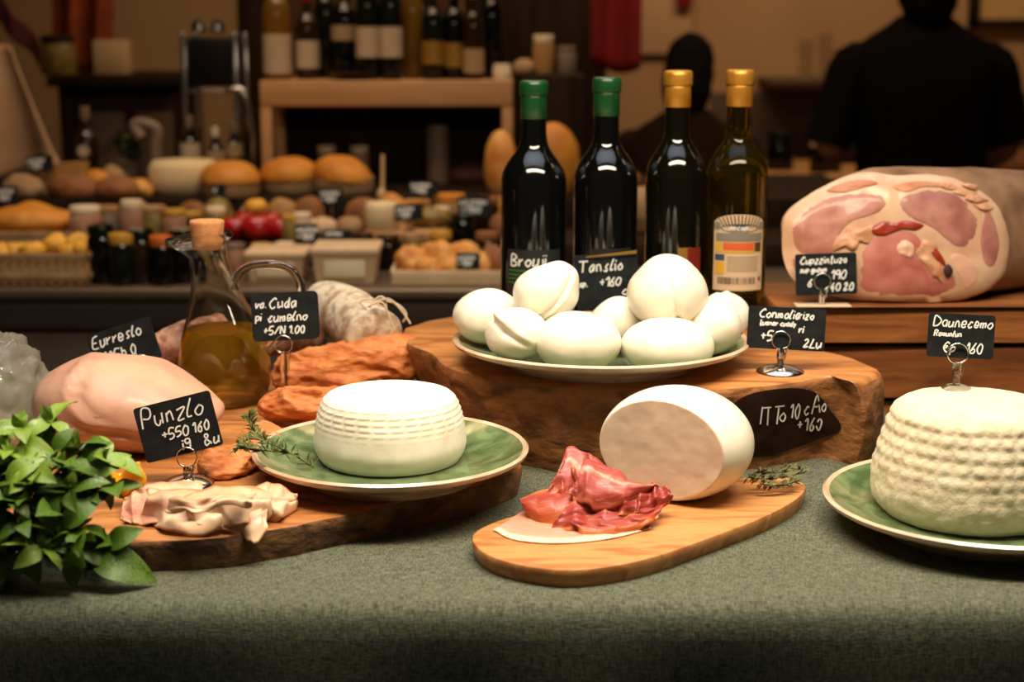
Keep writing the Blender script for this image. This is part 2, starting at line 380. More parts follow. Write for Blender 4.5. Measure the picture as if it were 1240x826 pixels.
# oblong paddle board
PB = [az(x, y, 1.018) for x, y in [(571, 650), (584, 668), (622, 682), (680, 690), (742, 685), (802, 671), (862, 650), (922, 627), (960, 607), (976, 591), (966, 581), (930, 577), (870, 582), (780, 594), (700, 607), (630, 622), (588, 636)]]
PZ = 1.018
tag(obj('cutting_board', slab([(p.x, p.y) for p in PB], T + .0006, PZ, 3, (0, .004), 0, 1, 0, .003), PADDLE, ang=40), 'thin oblong beech board under the cut mozzarella', 'board')
# stacked planks
for z0, z1, x0, m_, lb, sd in ((1.0012, 1.016, .345, PLANK2, 'lowest wooden plank of the stack beneath the ham', 2), (1.0195, 1.083, .322, PLANK2, 'thick dark middle plank of the stack beneath the ham', 4), (1.0875, 1.130, .318, PLANK, 'top plank of the stack, right under the ham', 6)):
    ps = slab([(x0, 1.851), (x0 + .01, 1.848), (.6, 1.846), (.9, 1.85), (.905, 1.86), (.905, 2.02), (.895, 2.03), (.6, 2.03), (x0 + .01, 2.03), (x0, 2.02)], z0, z1, 4, (0, 0), .002, 25, sd, .004, 5)
    tag(obj('wood_plank', ps, m_, ang=40), lb, 'plank', 'planks stacked under the ham')
for z0, z1 in ((1.016, 1.0195), (1.083, 1.0875)):
    for x in (.45, .8): tag(obj('spacer_batten', box(x, x + .04, 1.88, 2.0, z0, z1, .0005), DARKW), 'thin dark batten %s the middle plank at its %s' % ('under' if z0 < 1.05 else 'on top of', 'left' if x < .6 else 'right'), 'batten', 'battens between planks')
# ================================================================== plates
def plate(label, c, r, h, sx=1, sy=1, group='green glazed plates'):
    p = empty('plate', c); tag(p, label, 'plate', group)
    pr = [(0, .004), (r * .55, .004), (r * .6, 0), (r * .64, 0), (r * .66, .005), (r * .86, h * .62), (r * .97, h - .004), (r, h - .001), (r * 1.003, h + .002), (r * .985, h + .004), (r * .96, h + .002)]
    pi = [(r * .965, h + .0022), (r * .95, h + .0012), (r * .84, h * .72), (r * .66, .011), (r * .5, .0085), (0, .008)]
    obj('plate_body', lathe(pr, 72, c, sx, sy), CREAMG, p)
    obj('glazed_well', lathe(pi, 72, c, sx, sy), GREENG, p)
    return p
plate('green glazed plate holding the low ridged white cheese', (-.118, 1.478, LZ + .0003), .134, .026)
plate('oval green platter heaped with mozzarella balls', (.098, 1.695, SZ + .0003), .163, .026, 1, .95)
plate('green glazed plate under the tall basket-textured cheese', (.440, 1.402, T + .0012), .148, .028)
# ================================================================== ricottas
def ridged(c, prof, n, disp):
    P = cr([(r, 0, z) for r, z in prof], 10); V, F = [], []
    for p in P:
        for i in range(n):
            a = 2 * math.pi * i / n; r = p.x + disp(a, p.z, p.x) * min(1, p.x / .03)
            V.append(Vector((c[0] + r * math.cos(a), c[1] + r * math.sin(a), c[2] + p.z)))
    m = len(P)
    for k in range(m - 1):
        for i in range(n):
            j = (i + 1) % n; F.append((k * n + i, k * n + j, (k + 1) * n + j, (k + 1) * n + i))
    F.append(tuple(range((m - 1) * n, m * n))); F.append(tuple(range(n - 1, -1, -1)))
    return V, F
def d1(a, z, r):
    g = 0
    if .034 < z < .0635:
        row = (z - .034) / .0055; col = (a / R(12.4)) + (0.12 * math.sin(row * 2))
        e = min(1, (z - .034) / .004, (.0635 - z) / .002)
        g = .0010 * max(0, math.sin(row * 2 * math.pi)) * (1 if abs((col % 1) - .5) < .38 else 0) * e
    return g + .0008 * nz((math.cos(a) * .07, math.sin(a) * .07, z), 40)
tag(obj('ridged_cheese', ridged((-.121, 1.508, LZ + .0086), [(0, 0), (.06, 0), (.070, .004), (.0755, .016), (.0748, .030), (.0715, .046), (.067, .0585), (.063, .0645), (.056, .0675), (.03, .0685), (0, .069)], 232, d1), RICO, ang=180),
    'low white ricotta with a band of ridges around its top', 'cheese')
def d2(a, z, r):
    g = .0012 * fb((math.cos(a) * .09, math.sin(a) * .09, z), 70) + .0012 * nz((math.cos(a) * .09, math.sin(a) * .09, z), 20)
    if .012 < z < .101:
        row = z / .0118; col = a / R(9.0) + .25 * nz((a * 3, z * 30, 0), 1); k = max(.25, min(1, (z - .015) / .045))
        g += .0020 * k * (.5 + .5 * math.sin(row * 2 * math.pi)) ** .7 * (math.sin(col * math.pi) ** 2) ** .45
    return g
tag(obj('basket_cheese', ridged((.434, 1.428, T + .0095), [(0, 0), (.07, 0), (.084, .005), (.0915, .020), (.091, .04), (.0865, .062), (.080, .083), (.074, .098), (.067, .1055), (.053, .109), (.03, .1105), (0, .111)], 300, d2), RICO2, ang=180),
    'tall cream ricotta with rough basket grid pattern on the right plate', 'cheese')
# ================================================================== mozzarella balls
def pinch(k, amp, w=.35, groove=None, gd=.004):
    k = Vector(k).normalized()
    def fn(u, p):
        d = u.dot(k)
        if d > 0: p = p + k * amp * math.exp(-((1 - d) / w) ** 2 * 3)
        if groove:
            g, wd, ext = Vector(groove[0]).normalized(), groove[1], Vector(groove[2]).normalized()
            s = u.dot(g); e = max(0, u.dot(ext))
            p = p - u * gd * math.exp(-(s / wd) ** 2) * e + u * gd * .6 * math.exp(-((s - wd * 1.6) / wd) ** 2) * e
        return p
    return fn
def ball(label, px, py, Y, rx, ry, rz, fn=None, seed=0, rot=None, sub=5):
    c = ay(px, py, Y)
    V, F = blob(c, (rx, ry, rz), sub, .0012, 28, seed, fn, rot)
    for v in V:
        q = math.hypot(v.x - .098, (v.y - 1.695) / .95) / .163
        s = SZ + .0003 + (.0092 if q < .5 else .0092 + .003 * (q - .5) / .16 if q < .66 else .0125 + .0075 * (q - .66) / .18 if q < .84 else .0200 + .009 * (q - .84) / .11)
        if v.z < s: v.z = s + .02 * (v.z - s) if v.z > s - .01 else s - .0002
    o = obj('mozzarella_ball', (V, F), MOZZ, ang=180)
    return tag(o, label, 'cheese', 'mozzarella balls on the platter')
ball('plain mozzarella ball at the far left end of the platter', 591, 384, 1.70, .039, .034, .030, pinch((0, 0, 1), .002), 1)
ball('small pinched mozzarella with a diagonal fold resting on two others', 661, 356, 1.665, .0355, .033, .031, pinch((.55, -.1, .8), .008, .35, ((.75, .35, -.62), .07, (-.1, -1, .1)), .0045), 2)
ball('mozzarella ball with a small twisted knot at the lower left', 626, 405, 1.625, .034, .032, .027, pinch((-.35, -.5, .75), .007, .25, ((.6, 0, .75), .12, (-.5, -.6, .6)), .005), 3)
ball('smooth round mozzarella ball at the front centre of the platter', 700, 414, 1.612, .0455, .040, .032, None, 4)
ball('smooth egg-shaped mozzarella ball at the front right of the platter', 808, 419, 1.622, .0495, .042, .030, None, 5)
ball('large mozzarella with a pinched peak on top of the pile', 808, 356, 1.670, .0435, .041, .0375, pinch((0, -.2, 1), .006, .4, ((1, .1, .25), .05, (.15, -1, -.5)), .004), 6)
ball('mozzarella ball tucked in at the right under the peaked one', 862, 396, 1.668, .030, .034, .030, pinch((.6, -.5, .2), .004), 7)
ball('creased mozzarella ball at the far right end of the platter', 876, 386, 1.735, .0285, .034, .031, pinch((1, 0, .3), .002, .4, ((1, 0, .1), .12, (.4, -.8, .5)), .005), 8)
ball('half hidden mozzarella ball in the middle back of the platter', 750, 392, 1.70, .034, .032, .028, pinch((0, -.3, 1), .003), 9)
# ================================================================== cut mozzarella
cn = Vector((-.50, -.865, .0)).normalized(); cd = .034
def cutfn(u, p):
    d = p.dot(cn)
    if d > cd: p = p - cn * (d - cd); p = p + cn * .0004 * fb(p, 60, 4)
    return p
cc = Vector((.158, 1.456, PZ + .0515)); V, F = blob(cc, (.074, .070, .0545), 6, 0, 1, 0, cutfn, None, -.0510)
cm = obj('cut_mozzarella', (V, F), [MOZZ, CUTM], ang=60, fm=lambda c, n: 1 if (c - cc).dot(cn) > cd - .0025 and n.dot(cn) > .6 else 0)
tag(cm, 'large white mozzarella cut open to show its grainy face', 'cheese')
# ================================================================== wine bottles
def wine_bottle(label, px, py_top, glass, foil, bead=True, Y=1.925, hgt=None, r=.0405):
    top = ay(px, py_top, Y); z0 = SZ + .0003; h = top.z - z0; c = (top.x, Y, z0); b = empty('wine_bottle', c); tag(b, label, 'bottle', 'wine bottles on the wooden block')
    s = h / .305
    P = [(0, .003), (r * .6, .003), (r * .9, 0), (r, .006)] + [(r, z * s) for z in (.05, .10, .15, .174)] + \
        [(r * q, z * s) for q, z in ((.987, .183), (.94, .192), (.85, .2005), (.72, .2085), (.585, .2155), (.48, .222), (.42, .229))] + [(.0155, .240 * s), (.0150, .295 * s), (.013, h - .004), (0, h - .003)]
    obj('bottle_glass', lathe(P, 56, c), glass, b)
    zf = .258 * s if foil is GREENF else .262 * s
    Q = [(.0158, zf), (.0162, zf + .0005), (.0161, h - .022), (.0161, h - .0195), (.0158, h - .0190)] + [(.0172, h - .0182), (.0178, h - .016), (.0176, h - .010), (.0179, h - .006), (.0172, h - .002), (.0155, h - .0004), (.013, h), (0, h - .0004)]
    obj('foil_capsule', lathe(Q, 40, c), foil, b)
    def cyl(x, y, lift=.0004): a = x / r; return Vector((c[0] + (r + lift) * math.sin(a), c[1] - (r + lift) * math.cos(a), c[2] + y))
    return b, cyl, c, h
b1, f1, c1, h1 = wine_bottle('dark wine bottle with green capsule and handwritten black label', 646.5, 97, WINE, GREENF)
b2, f2, c2, h2 = wine_bottle('dark wine bottle with green capsule behind the tilted black card', 735, 93, WINE, GREENF, r=.0392)
b3, f3, c3, h3 = wine_bottle('dark wine bottle with gold capsule behind the peaked mozzarella', 821.5, 85, WINEB, GOLDF, r=.0375)
b4, f4, c4, h4 = wine_bottle('olive glass wine bottle with gold capsule and colourful label', 896.5, 84, OLIVE, GOLDF, r=.0375)
LBLK = mat('black_label_paper', (26, 28, 27), .6); LGRN = mat('label_green', (60, 110, 40), .6); LCRM = mat('label_cream', (206, 178, 142), .6)
LGLD = mat('label_gold', (150, 112, 46), .4, metal=.3); LRED = mat('label_red', (112, 26, 18), .5); LORG = mat('label_orange', (206, 92, 34), .55); LBLU = mat('label_blue', (52, 70, 92), .6)
LYEL = mat('label_yellow', (206, 160, 54), .6); LINK = mat('label_ink', (40, 34, 30), .7); LGRY = mat('label_grey', (126, 118, 104), .6)
W = .036
l = obj('label', patch(-W, W, .028, .0985, f1, 20), LBLK, b1); g = lambda x, y: f1(x, y, .0009)
obj('lettering', ribbons(strokes('Brouji', .0150, -.029, .0785, .1, .02, .4, None, .8), .0019, g), CHALK, l, smooth=False)
obj('green_lines', join(*[patch(-.034, .004, z, z + .0016, g) for z in (.072, .067, .062, .057)]), LGRN, l)
l = obj('label', patch(-.020, .034, .01, .1, f2, 14), LBLK, b2)
l = obj('label', join(patch(.000, .018, .070, .101, f3, 8)), LGLD, b3); obj('red_print', patch(.012, .032, .070, .1005, lambda x, y: f3(x, y, .0008), 8), LRED, l)
# bottle four: arched label, banded print
arch = lambda x: .128 + .0135 * math.sqrt(max(0, 1 - (x / .0345) ** 2))
l = obj('label', grid(lambda u, v: f4(-.0335 + .067 * u, .048 + (arch(-.0335 + .067 * u) - .048) * v, .0005), 24, 8), LCRM, b4)
def p4(x, y): return f4(x, y, .001)
obj('arch_stripes', join(*[grid(lambda u, v, x=x: p4(x * (.72 + .28 * v) + (u - .5) * .0016, .1255 + (arch(x) - .1265) * v), 1, 3) for x in [-.026 + .0047 * i for i in range(12)]]), LINK, l)
oval = [(.024 * math.cos(a), .1245 + .0055 * math.sin(a)) for a in [2 * math.pi * i / 32 for i in range(32)]]
obj('blue_oval', ([p4(0, .1245)] + [p4(x, y) for x, y in oval], [(0, i + 1, (i + 1) % 32 + 1) for i in range(32)]), LBLU, l)
obj('lettering', ribbons(strokes('nrcop', .0062, -.012, .1228, .1), .0012, lambda x, y: f4(x, y, .0014)), CHALK, l, smooth=False)
for s in (-1, 1):
    obj('round_emblem', ([p4(s * .0285, .127)] + [p4(s * .0285 + .005 * math.cos(a), .127 + .005 * math.sin(a)) for a in [2 * math.pi * i / 16 for i in range(16)]], [(0, i + 1, (i + 1) % 16 + 1) for i in range(16)]), LGRY, l)
obj('landscape_print', join(patch(-.030, .030, .1085, .1185, p4, 14), patch(-.012, .010, .111, .1225, lambda x, y: f4(x, y, .0011), 6)), LGRY, l)
obj('orange_band', patch(-.020, .018, .098, .107, p4, 12), LORG, l)
obj('yellow_band', join(patch(-.030, -.021, .095, .107, p4, 4), patch(-.020, .020, .0945, .097, p4, 10), patch(-.030, -.018, .068, .083, p4, 4)), LYEL, l)
obj('brown_band', patch(.019, .029, .096, .107, p4, 4), mat('label_brown', (84, 54, 24), .6), l)
obj('blue_square', patch(-.031, -.018, .085, .0925, p4, 4), LBLU, l)
obj('small_print', join(*[patch(-.015, .024, z, z + .0007, p4, 10) for z in (.089, .0862, .0834, .0806, .0778, .075, .0722)]), LGRY, l)
rb = random.Random(5)
obj('barcode', join(*[patch(x, x + rb.choice((.0005, .0009, .0013)), .056, .0645, p4, 1) for x in [-.026 + .0021 * i for i in range(23)]]), LINK, l)
obj('red_mark', patch(.026, .0295, .0595, .0645, p4, 2), LRED, l)
# ================================================================== price signs
def rrect(w, h, r, n=4):
    out = []
    for cx, cy, a0 in ((w / 2 - r, h / 2 - r, 0), (-w / 2 + r, h / 2 - r, 90), (-w / 2 + r, -h / 2 + r, 180), (w / 2 - r, -h / 2 + r, 270)):
        for i in range(n + 1): a = R(a0 + 90 * i / n); out.append((cx + r * math.cos(a), cy + r * math.sin(a)))
    return out
def torus(c, rx, ry, r, n=28, m=8, up=Vector((0, 0, 1)), right=Vector((1, 0, 0))):
    return tube([c + right * rx * math.cos(2 * math.pi * i / n) + up * ry * math.sin(2 * math.pi * i / n) for i in range(n + 1)], r, m, False)
def sign(label, px, py, Y, w, h, roll, lines, ring=None, base_z=None, tilt=8, base='dome', rad=.003, th=.0018, stroke=.0016, group='black chalk price signs', yaw=0):
    c = ay(px, py, Y); t = R(tilt); ro = R(roll)
    r0 = Vector((math.cos(R(yaw)), math.sin(R(yaw)), 0)); u0 = Vector((0, math.sin(t), math.cos(t)))
    ri = r0 * math.cos(ro) + u0 * math.sin(ro); up = -r0 * math.sin(ro) + u0 * math.cos(ro); n = ri.cross(up).normalized()
    rg = ay(ring[0], ring[1], Y - .004) if ring else c - up * h / 2
    bz = base_z if base_z is not None else c.z - h / 2
    root = empty('price_sign', (rg.x, rg.y, bz) if ring else (c.x, c.y, bz)); tag(root, label, 'sign', group)
    O = rrect(w, h, rad); N = len(O)
    V = [c + ri * x + up * y for x, y in O] + [c + ri * x + up * y - n * th for x, y in O]
    F = [tuple(range(N)), tuple(range(2 * N - 1, N - 1, -1))] + [(i, N + i, N + (i + 1) % N, (i + 1) % N) for i in range(N)]
    card = obj('card', (V, F), CARD, root, smooth=False)
    fn = lambda x, y: c + ri * x + up * y + n * .0004
    P = []
    for k, (txt, x, y, s) in enumerate(lines): P += strokes(txt, s, -w / 2 + x * w, -h / 2 + y * h, .15, 0, .55, random.Random(len(txt) + k * 11 + int(px)), .84)
    obj('chalk_writing', ribbons(P, stroke, fn), CHALK, card, smooth=False)
    if ring:
        obj('clip_ring', torus(rg + Vector((0, 0, 0)), .0098, .0098, .0009), CHROME, root)
        zt = rg.z - .0085; hh = zt - bz
        o = Vector((rg.x, rg.y, bz))
        if hh > .004: obj('stem', join(lathe([(0, .002), (.0036, .002), (.0034, hh * .5), (.0042, hh * .55), (.0042, hh * .8), (.003, hh), (0, hh)], 20, o), tube([o + Vector((s * .004, 0, hh * .5)) + Vector((s * .0015 * k, 0, hh * .5 * k / 2)) for k in range(3) for s in (1,)], .0013, 6)), CHROME if base != 'clear' else CLEAR, root)
        if base == 'dome': obj('base', lathe([(0, 0), (.024, 0), (.0255, .0012), (.024, .0028), (.015, .0062), (.005, .0082), (0, .0085)], 40, o), CHROME, root)
        if base == 'clear': obj('base', lathe([(0, 0), (.013, 0), (.014, .001), (.011, .003), (.004, .005), (0, .0052)], 32, o), CLEAR, root)
        if base == 'card': obj('base', box(o.x - .032, o.x + .034, o.y - .012, o.y + .014, bz, bz + .0016, .0004), LCRM, root)
    return root
sign('tilted black price card half hidden behind the raw poultry', 150, 420, 1.74, .076, .049, 18, [('Eurreslo', .06, .66, .0125), ('105h 0', .16, .28, .011), ('?', .56, .06, .011)], (171, 440), LZ, base='clear')
sign('tilted black price card standing in front of the raw poultry', 215.5, 517, 1.455, .0755, .054, 14, [('Punzlo', .07, .62, .017), ('+550 160', .27, .33, .0095), ('i9', .50, .08, .010), ('&u', .78, .06, .011)], (226, 554), LZ, base='dome')
sign('black price card with rounded corners against the oil cruet', 345.5, 383, 1.712, .0745, .0535, 3, [('va.', .06, .70, .0085), ('Cuda', .27, .68, .0115), ('pi', .05, .42, .0095), ('cumelno', .24, .40, .0105), ('+5/N 1.00', .16, .14, .0085)], (343, 417), 1.058, base='clear', rad=.006)
sign('black price card clipped in front of the ham', 1000.5, 332, 1.862, .0735, .050, 2, [('Cupzzintuzo', .08, .76, .0085), ('sup guzun', .07, .56, .006), ('190', .58, .38, .0105), ('6', .20, .22, .0085), ('40 20', .56, .10, .009)], (996, 341), 1.1303, base='card')
sign('black price card on a round chrome foot beside the mozzarella platter', 952.5, 398, 1.655, .0835, .0455, -3, [('Conmolia', .14, .74, .0095), ('rizo', .65, .74, .0085), ('tuaner cuady', .15, .56, .0055), ('+5', .17, .20, .010), ('ri', .66, .42, .0075), ('2Lu', .73, .08, .0095)], (946, 412), SZ + .0003, base='dome')
sign('black price card stuck on top of the basket-textured cheese', 1164, 407, 1.472, .0635, .042, -3, [('Daunecemo', .07, .70, .0095), ('Ramunlun', .09, .48, .0052), ('@p', .24, .12, .0095), ('160', .58, .12, .0095)], (1160, 428), T + .1195, base='clear', stroke=.0014)
s_ = sign('black card leaning between the green capped bottles and mozzarella', 735, 340, 1.868, .077, .066, 4, [('Tanslio', .06, .68, .0135), ('sp.', .06, .42, .007), ('+160', .38, .40, .0105), ('9s', .72, .12, .013)], tilt=6)
obj('gold_strip', (lambda a, b: ([a, b, b + Vector((0, 0, .004)), a + Vector((0, 0, .0015))], [(0, 1, 2, 3)]))(ay(710, 312, 1.8665), ay(771, 307, 1.8665)), LGLD, s_, smooth=False)
# ================================================================== oil cruet
GLASS = mat('clear_glass', (240, 240, 235), .02, trans=1, ior=1.45)
OIL = mat('olive_oil', (240, 178, 40), .02, trans=.82, ior=1.36)
CORK = mat('cork', (176, 112, 62), .8, (206, 142, 88), (120, 70, 36), scale=120, ramp=(.3, .6), bump=.4)
cx = ay(273, 480, 1.785).x; C = Vector((cx, 1.785, LZ + .0004)); cr_ = empty('oil_cruet', C); tag(cr_, 'glass cruet of golden olive oil with cork stopper', 'cruet')
outp = [(0, .001), (.040, 0), (.0475, .004), (.0525, .020), (.0535, .040), (.0520, .060), (.0475, .080), (.0405, .098), (.0330, .116), (.0275, .134), (.0232, .152), (.0205, .170), (.0202, .182), (.0222, .188), (.0258, .193), (.0262, .196), (.0252, .1985)]
inn = [(.0236, .1985), (.0212, .192), (.0178, .184), (.0185, .170), (.0212, .152), (.0255, .134), (.031, .116), (.0385, .098), (.0455, .080), (.050, .060), (.0515, .040), (.0505, .020), (.046, .011), (.038, .009), (0, .009)]
V, F = lathe(outp + inn, 56, C)
ax = C.x - .012     # neck leans over to the spout
for v in V:
    h = v.z - C.z
    if h > .09: v.x -= .014 * min(1, (h - .09) / .08)
    if h > .168:
        d = v - Vector((C.x - .014, C.y, v.z)); q = min(1, (h - .168) / .026); k = max(0, -d.normalized().x) ** 1.3 * q
        v.x -= .020 * k; v.z -= .010 * k * (1 if h < .194 else .75); v.x += d.x * .10 * q; v.y += d.y * .10 * q
obj('glass_body', (V, F), GLASS, cr_, ang=60)
V, F = lathe([(0, .0087), (.0378, .0088), (.0465, .011), (.0508, .020), (.0518, .040), (.0503, .060), (.0458, .080), (.0432, .0868), (0, .0868)], 56, C)
obj('oil', (V, F), OIL, cr_, ang=60)
hp = cr([ay(x, y, 1.785) for x, y in [(283, 350), (288, 332), (304, 322), (330, 320), (352, 326), (364, 345), (362, 372), (348, 398), (322, 425)]], 5)
obj('handle', tube(hp, [.0052] * len(hp), 12), GLASS, cr_)
ct = Vector((C.x - .014, C.y, C.z))
obj('cork_stopper', lathe([(0, .180), (.0165, .180), (.0172, .186), (.0198, .209), (.0195, .2115), (.018, .2125), (0, .2128)], 36, ct), CORK, cr_)
# ================================================================== raw poultry
CHICK = mat('raw_poultry', (208, 162, 132), .40, (194, 142, 116), (216, 180, 152), scale=16, ramp=(.36, .6), sss=.25, coat=.06, bump=.25, bscale=45)
def chick(u, p):
    x = u.x
    p = Vector((.099 * math.copysign(abs(x) ** .78, x), p.y * (1 - .25 * max(0, x)), p.z * (1 - .42 * max(0, x) ** 1.3) - .006 * max(0, x)))
    p.z += .006 * math.exp(-((x + .45) / .4) ** 2) * max(0, u.z)
    g = u.x + .14 + .30 * (u.z - .5) + .10 * math.sin(u.z * 4); e = min(1, max(0, .35 - u.y)) * max(0, min(1, (u.z + .15) * 3))       # shallow seam between the two fillets
    p -= u * .0050 * math.exp(-(g / .035) ** 2) * e * max(0, min(1, (1.0 - u.z) * 3)); p += u * .0042 * math.exp(-((g + .09) / .07) ** 2) * e
    h = u.z + .30 + .55 * (u.x - .2); p -= u * .0050 * math.exp(-(h / .07) ** 2) * max(0, -u.y) * (u.x > -.35) * min(1, (u.x + .35) * 3)
    return p
cz = Vector((-.398, 1.590, LZ + .0435))
tag(obj('raw_poultry_breast', blob(cz, (.099, .080, .049), 5, .0034, 20, 5, chick, Matrix.Rotation(R(-6), 3, 'Z'), -.0425), CHICK, ang=180), 'large pale pink raw poultry breast on the wooden slab', 'meat')
# ================================================================== salami, spiced fillets
SALP = mat('pale_mould_salami', (158, 128, 98), .9, (206, 190, 164), (136, 96, 68), scale=55, ramp=(.36, .56), detail=6, bump=.9, bscale=70, bdist=.004)
SALD = mat('dark_salami', (96, 58, 40), .8, (140, 98, 74), (70, 40, 28), scale=60, ramp=(.36, .58), detail=6, bump=.7, bscale=60, bdist=.003)
SALR = mat('red_mottled_salami', (132, 72, 50), .7, (196, 146, 112), (92, 46, 30), scale=75, ramp=(.36, .6), detail=5, bump=.7, bscale=70, bdist=.003)
TWINE = mat('twine', (196, 176, 146), .9)
def sausage(path, r, seed, n=28, lump=.003):
    P = cr(path, 8); m = len(P)
    rad = [r * max(.12, min(1, math.sin(math.pi * (.02 + .96 * i / (m - 1))) * 2.6)) ** .55 for i in range(m)]
    V, F = tube(P, rad, n)
    c = sum(P, Vector()) / m
    return [v + (v - min(P, key=lambda q: (q - v).length_squared)).normalized() * lump * fb(v, 30, seed) for v in V], F
FILL = mat('paprika_fillet', (176, 92, 38), .6, (204, 124, 62), (140, 66, 24), scale=26, stretch=(.6, 1.5, 1.5), ramp=(.34, .6), detail=8, dist=1.5, bump=1, bscale=48, bdist=.008)
def fillet(label, path, r, flat, seed, n=72, hz=1.0):
    P = cr([Vector(p) for p in path], 26); m = len(P)
    rad = [r * max(.10, math.sin(math.pi * (.04 + .92 * i / (m - 1)))) ** .4 for i in range(m)]
    V, F = tube(P, rad, n, True, flat); out = []
    for v in V:
        q = min(P, key=lambda q: (q - v).length_squared); d = (v - q).normalized()
        w_ = Vector((v.x * .45, v.y, v.z * 1.3))                       # fibres run along the piece
        v = v + d * (.008 * (.6 - 2.2 * abs(nz(w_, 30, seed))) + .0045 * (.4 - 1.6 * abs(nz(w_, 75, seed + 3))) + .002 * nz(w_, 200, seed) + .009 * nz(v, 20, seed + 9))
        out.append(v)
    for v in out:
        if v.z < LZ + .0008: v.z = LZ + .0008
    return tag(obj('spiced_fillet', (out, F), FILL, ang=180), label, 'meat', 'orange paprika fillets on the slab')
fillet('thick orange spice-coated fillet lying under the pale salami', [ay(336, 452, 1.835), ay(385, 450, 1.825), ay(440, 442, 1.83), ay(480, 434, 1.84), ay(512, 424, 1.855)], .033, 1.0, 2)
fillet('narrow orange fillet between the cruet and the ridged cheese', [ay(318, 492, 1.685), ay(352, 490, 1.675), ay(390, 486, 1.68), ay(430, 478, 1.70)], .020, .8, 5)
fillet('flat orange fillet lying beside the rosemary sprig', [ay(244, 570, 1.475), ay(275, 562, 1.49), ay(305, 545, 1.52), ay(318, 522, 1.575)], .024, .55, 9)
# pale salami: bent, tied with twine at the near end
sp = [ay(384, 376, 1.985), ay(400, 374, 1.965), ay(416, 378, 1.94), ay(433, 390, 1.90), ay(450, 404, 1.86), ay(456, 412, 1.84)]
s0 = empty('salami', (sp[3].x, sp[3].y, 1.06)); tag(s0, 'pale mould-dusted salami tied with twine on the orange fillet', 'salami', 'salami on the slab')
obj('casing', sausage(sp, .0345, 3, 36, .0022), SALP, s0, ang=180)
tw = []
for k, pts in enumerate([[(446, 371), (462, 366), (470, 380), (478, 400)], [(450, 368), (470, 362), (486, 376), (497, 392)], [(447, 372), (458, 360), (466, 362), (468, 374)], [(455, 362), (480, 368), (492, 380), (488, 390)], [(444, 374), (436, 366), (446, 362), (458, 364)]]):
    tw.append(tube(cr([ay(x, y, 1.83 + .004 * k) for x, y in pts], 5), .0013, 6))
obj('twine', join(*tw), TWINE, s0)
tag(obj('salami', sausage([ay(292, 418, 1.93), ay(330, 412, 1.925), ay(352, 407, 1.925), ay(374, 402, 1.915), ay(390, 398, 1.91)], .022, 6), SALD, ang=180), 'dark brown salami partly hidden by the rounded price card', 'salami', 'salami on the slab')
tag(obj('salami', sausage([ay(150, 448, 1.80), ay(180, 434, 1.83), ay(212, 416, 1.86), ay(250, 402, 1.885), ay(276, 398, 1.90)], .0215, 9), SALR, ang=180), 'reddish mottled salami lying behind the oil cruet', 'salami', 'salami on the slab')
# ================================================================== thin slices
def ruled(name, label, A, B, m_, group, cat='ham slice', rip=.003, fq=3, seed=0, nu=56, nv=20, th=.0009, belly=0, zmin=None, edge=.003, vq=0, cre=.5, fr_=False):
    A = cr([ay(*p) for p in A], 10); B = cr([ay(*p) for p in B], 10)
    def S(P, u): k = u * (len(P) - 1); i = min(int(k), len(P) - 2); return P[i].lerp(P[i + 1], k - i)
    uv = []
    def fn(u, v):
        p = S(A, u).lerp(S(B, u), v); uv.append((u, v))
        e = Vector((0, -.75, .66)); p = p + e * belly * math.sin(math.pi * v)
        ph = fq * 2 * math.pi * u + 2.2 * v + seed + 1.5 * nz((u * 2, v * 2, seed), 1.3, seed); w1 = (1 - cre) * math.sin(ph) + cre * (1 - 2 * abs(math.sin(ph / 2)))
        p = p + e * rip * (w1 * ((.45 + .75 * abs(v - .3)) if not fr_ else 1.35 - v) + .5 * nz((u * 3, v * 3, seed), 1.6, seed))
        if vq: p = p + Vector((0, -.5, .85)) * rip * 1.1 * math.sin(vq * 2 * math.pi * v + 1.6 * math.sin(2.6 * u + seed) + seed) * math.sin(math.pi * min(1, .15 + v))
        p = p + Vector((1, 0, .6)) * edge * nz((u * 7, v * 2.5, seed), 1)
        if zmin and p.z < zmin: p.z = zmin + .0002 * v
        return p
    m = grid(fn, nu, nv)
    return tag(solid(obj(name, m, m_, ang=180, uv=uv), th), label, cat, group)
HAMR = meat('cured_ham_red', [(.0, (186, 98, 46)), (.12, (142, 42, 28)), (.5, (146, 42, 32)), (.74, (158, 58, 44)), (.82, (186, 112, 88)), (.9, (150, 52, 38)), (1, (180, 92, 46))], nscale=3, warp=.25, vein=.3)
HAMO = meat('cured_ham_amber', [(.0, (192, 104, 40)), (.35, (172, 70, 32)), (.65, (142, 40, 26)), (.88, (150, 48, 32)), (1, (196, 112, 50))], nscale=3, warp=.2, vein=.2)
HAMP = meat('cured_ham_pink', [(.0, (178, 88, 54)), (.15, (156, 58, 46)), (.42, (160, 62, 52)), (.56, (176, 84, 72)), (.66, (212, 156, 134)), (.76, (166, 70, 60)), (1, (154, 54, 46))], nscale=2.5, warp=.3, stretch=(1.5, 1, 1), vein=.35)
HAMF = meat('cured_ham_flat', [(.0, (228, 200, 172)), (.10, (224, 190, 162)), (.17, (198, 142, 116)), (.7, (188, 122, 98)), (1, (196, 130, 104))], nscale=3, warp=.05)
G1 = 'cured ham slices by the cut mozzarella'
Zp = PZ + .0012
def bz(px, py): return (px, py, az(px, py, Zp).y)
ruled('ham_slice', 'flat ham slice with white fat rim lying under the red slices', [bz(597, 642), bz(625, 654), bz(680, 658), bz(740, 652), bz(788, 640)], [bz(632, 620), bz(650, 618), bz(690, 616), bz(735, 616), bz(784, 630)], HAMF, G1, rip=.0003, zmin=Zp, edge=.001)
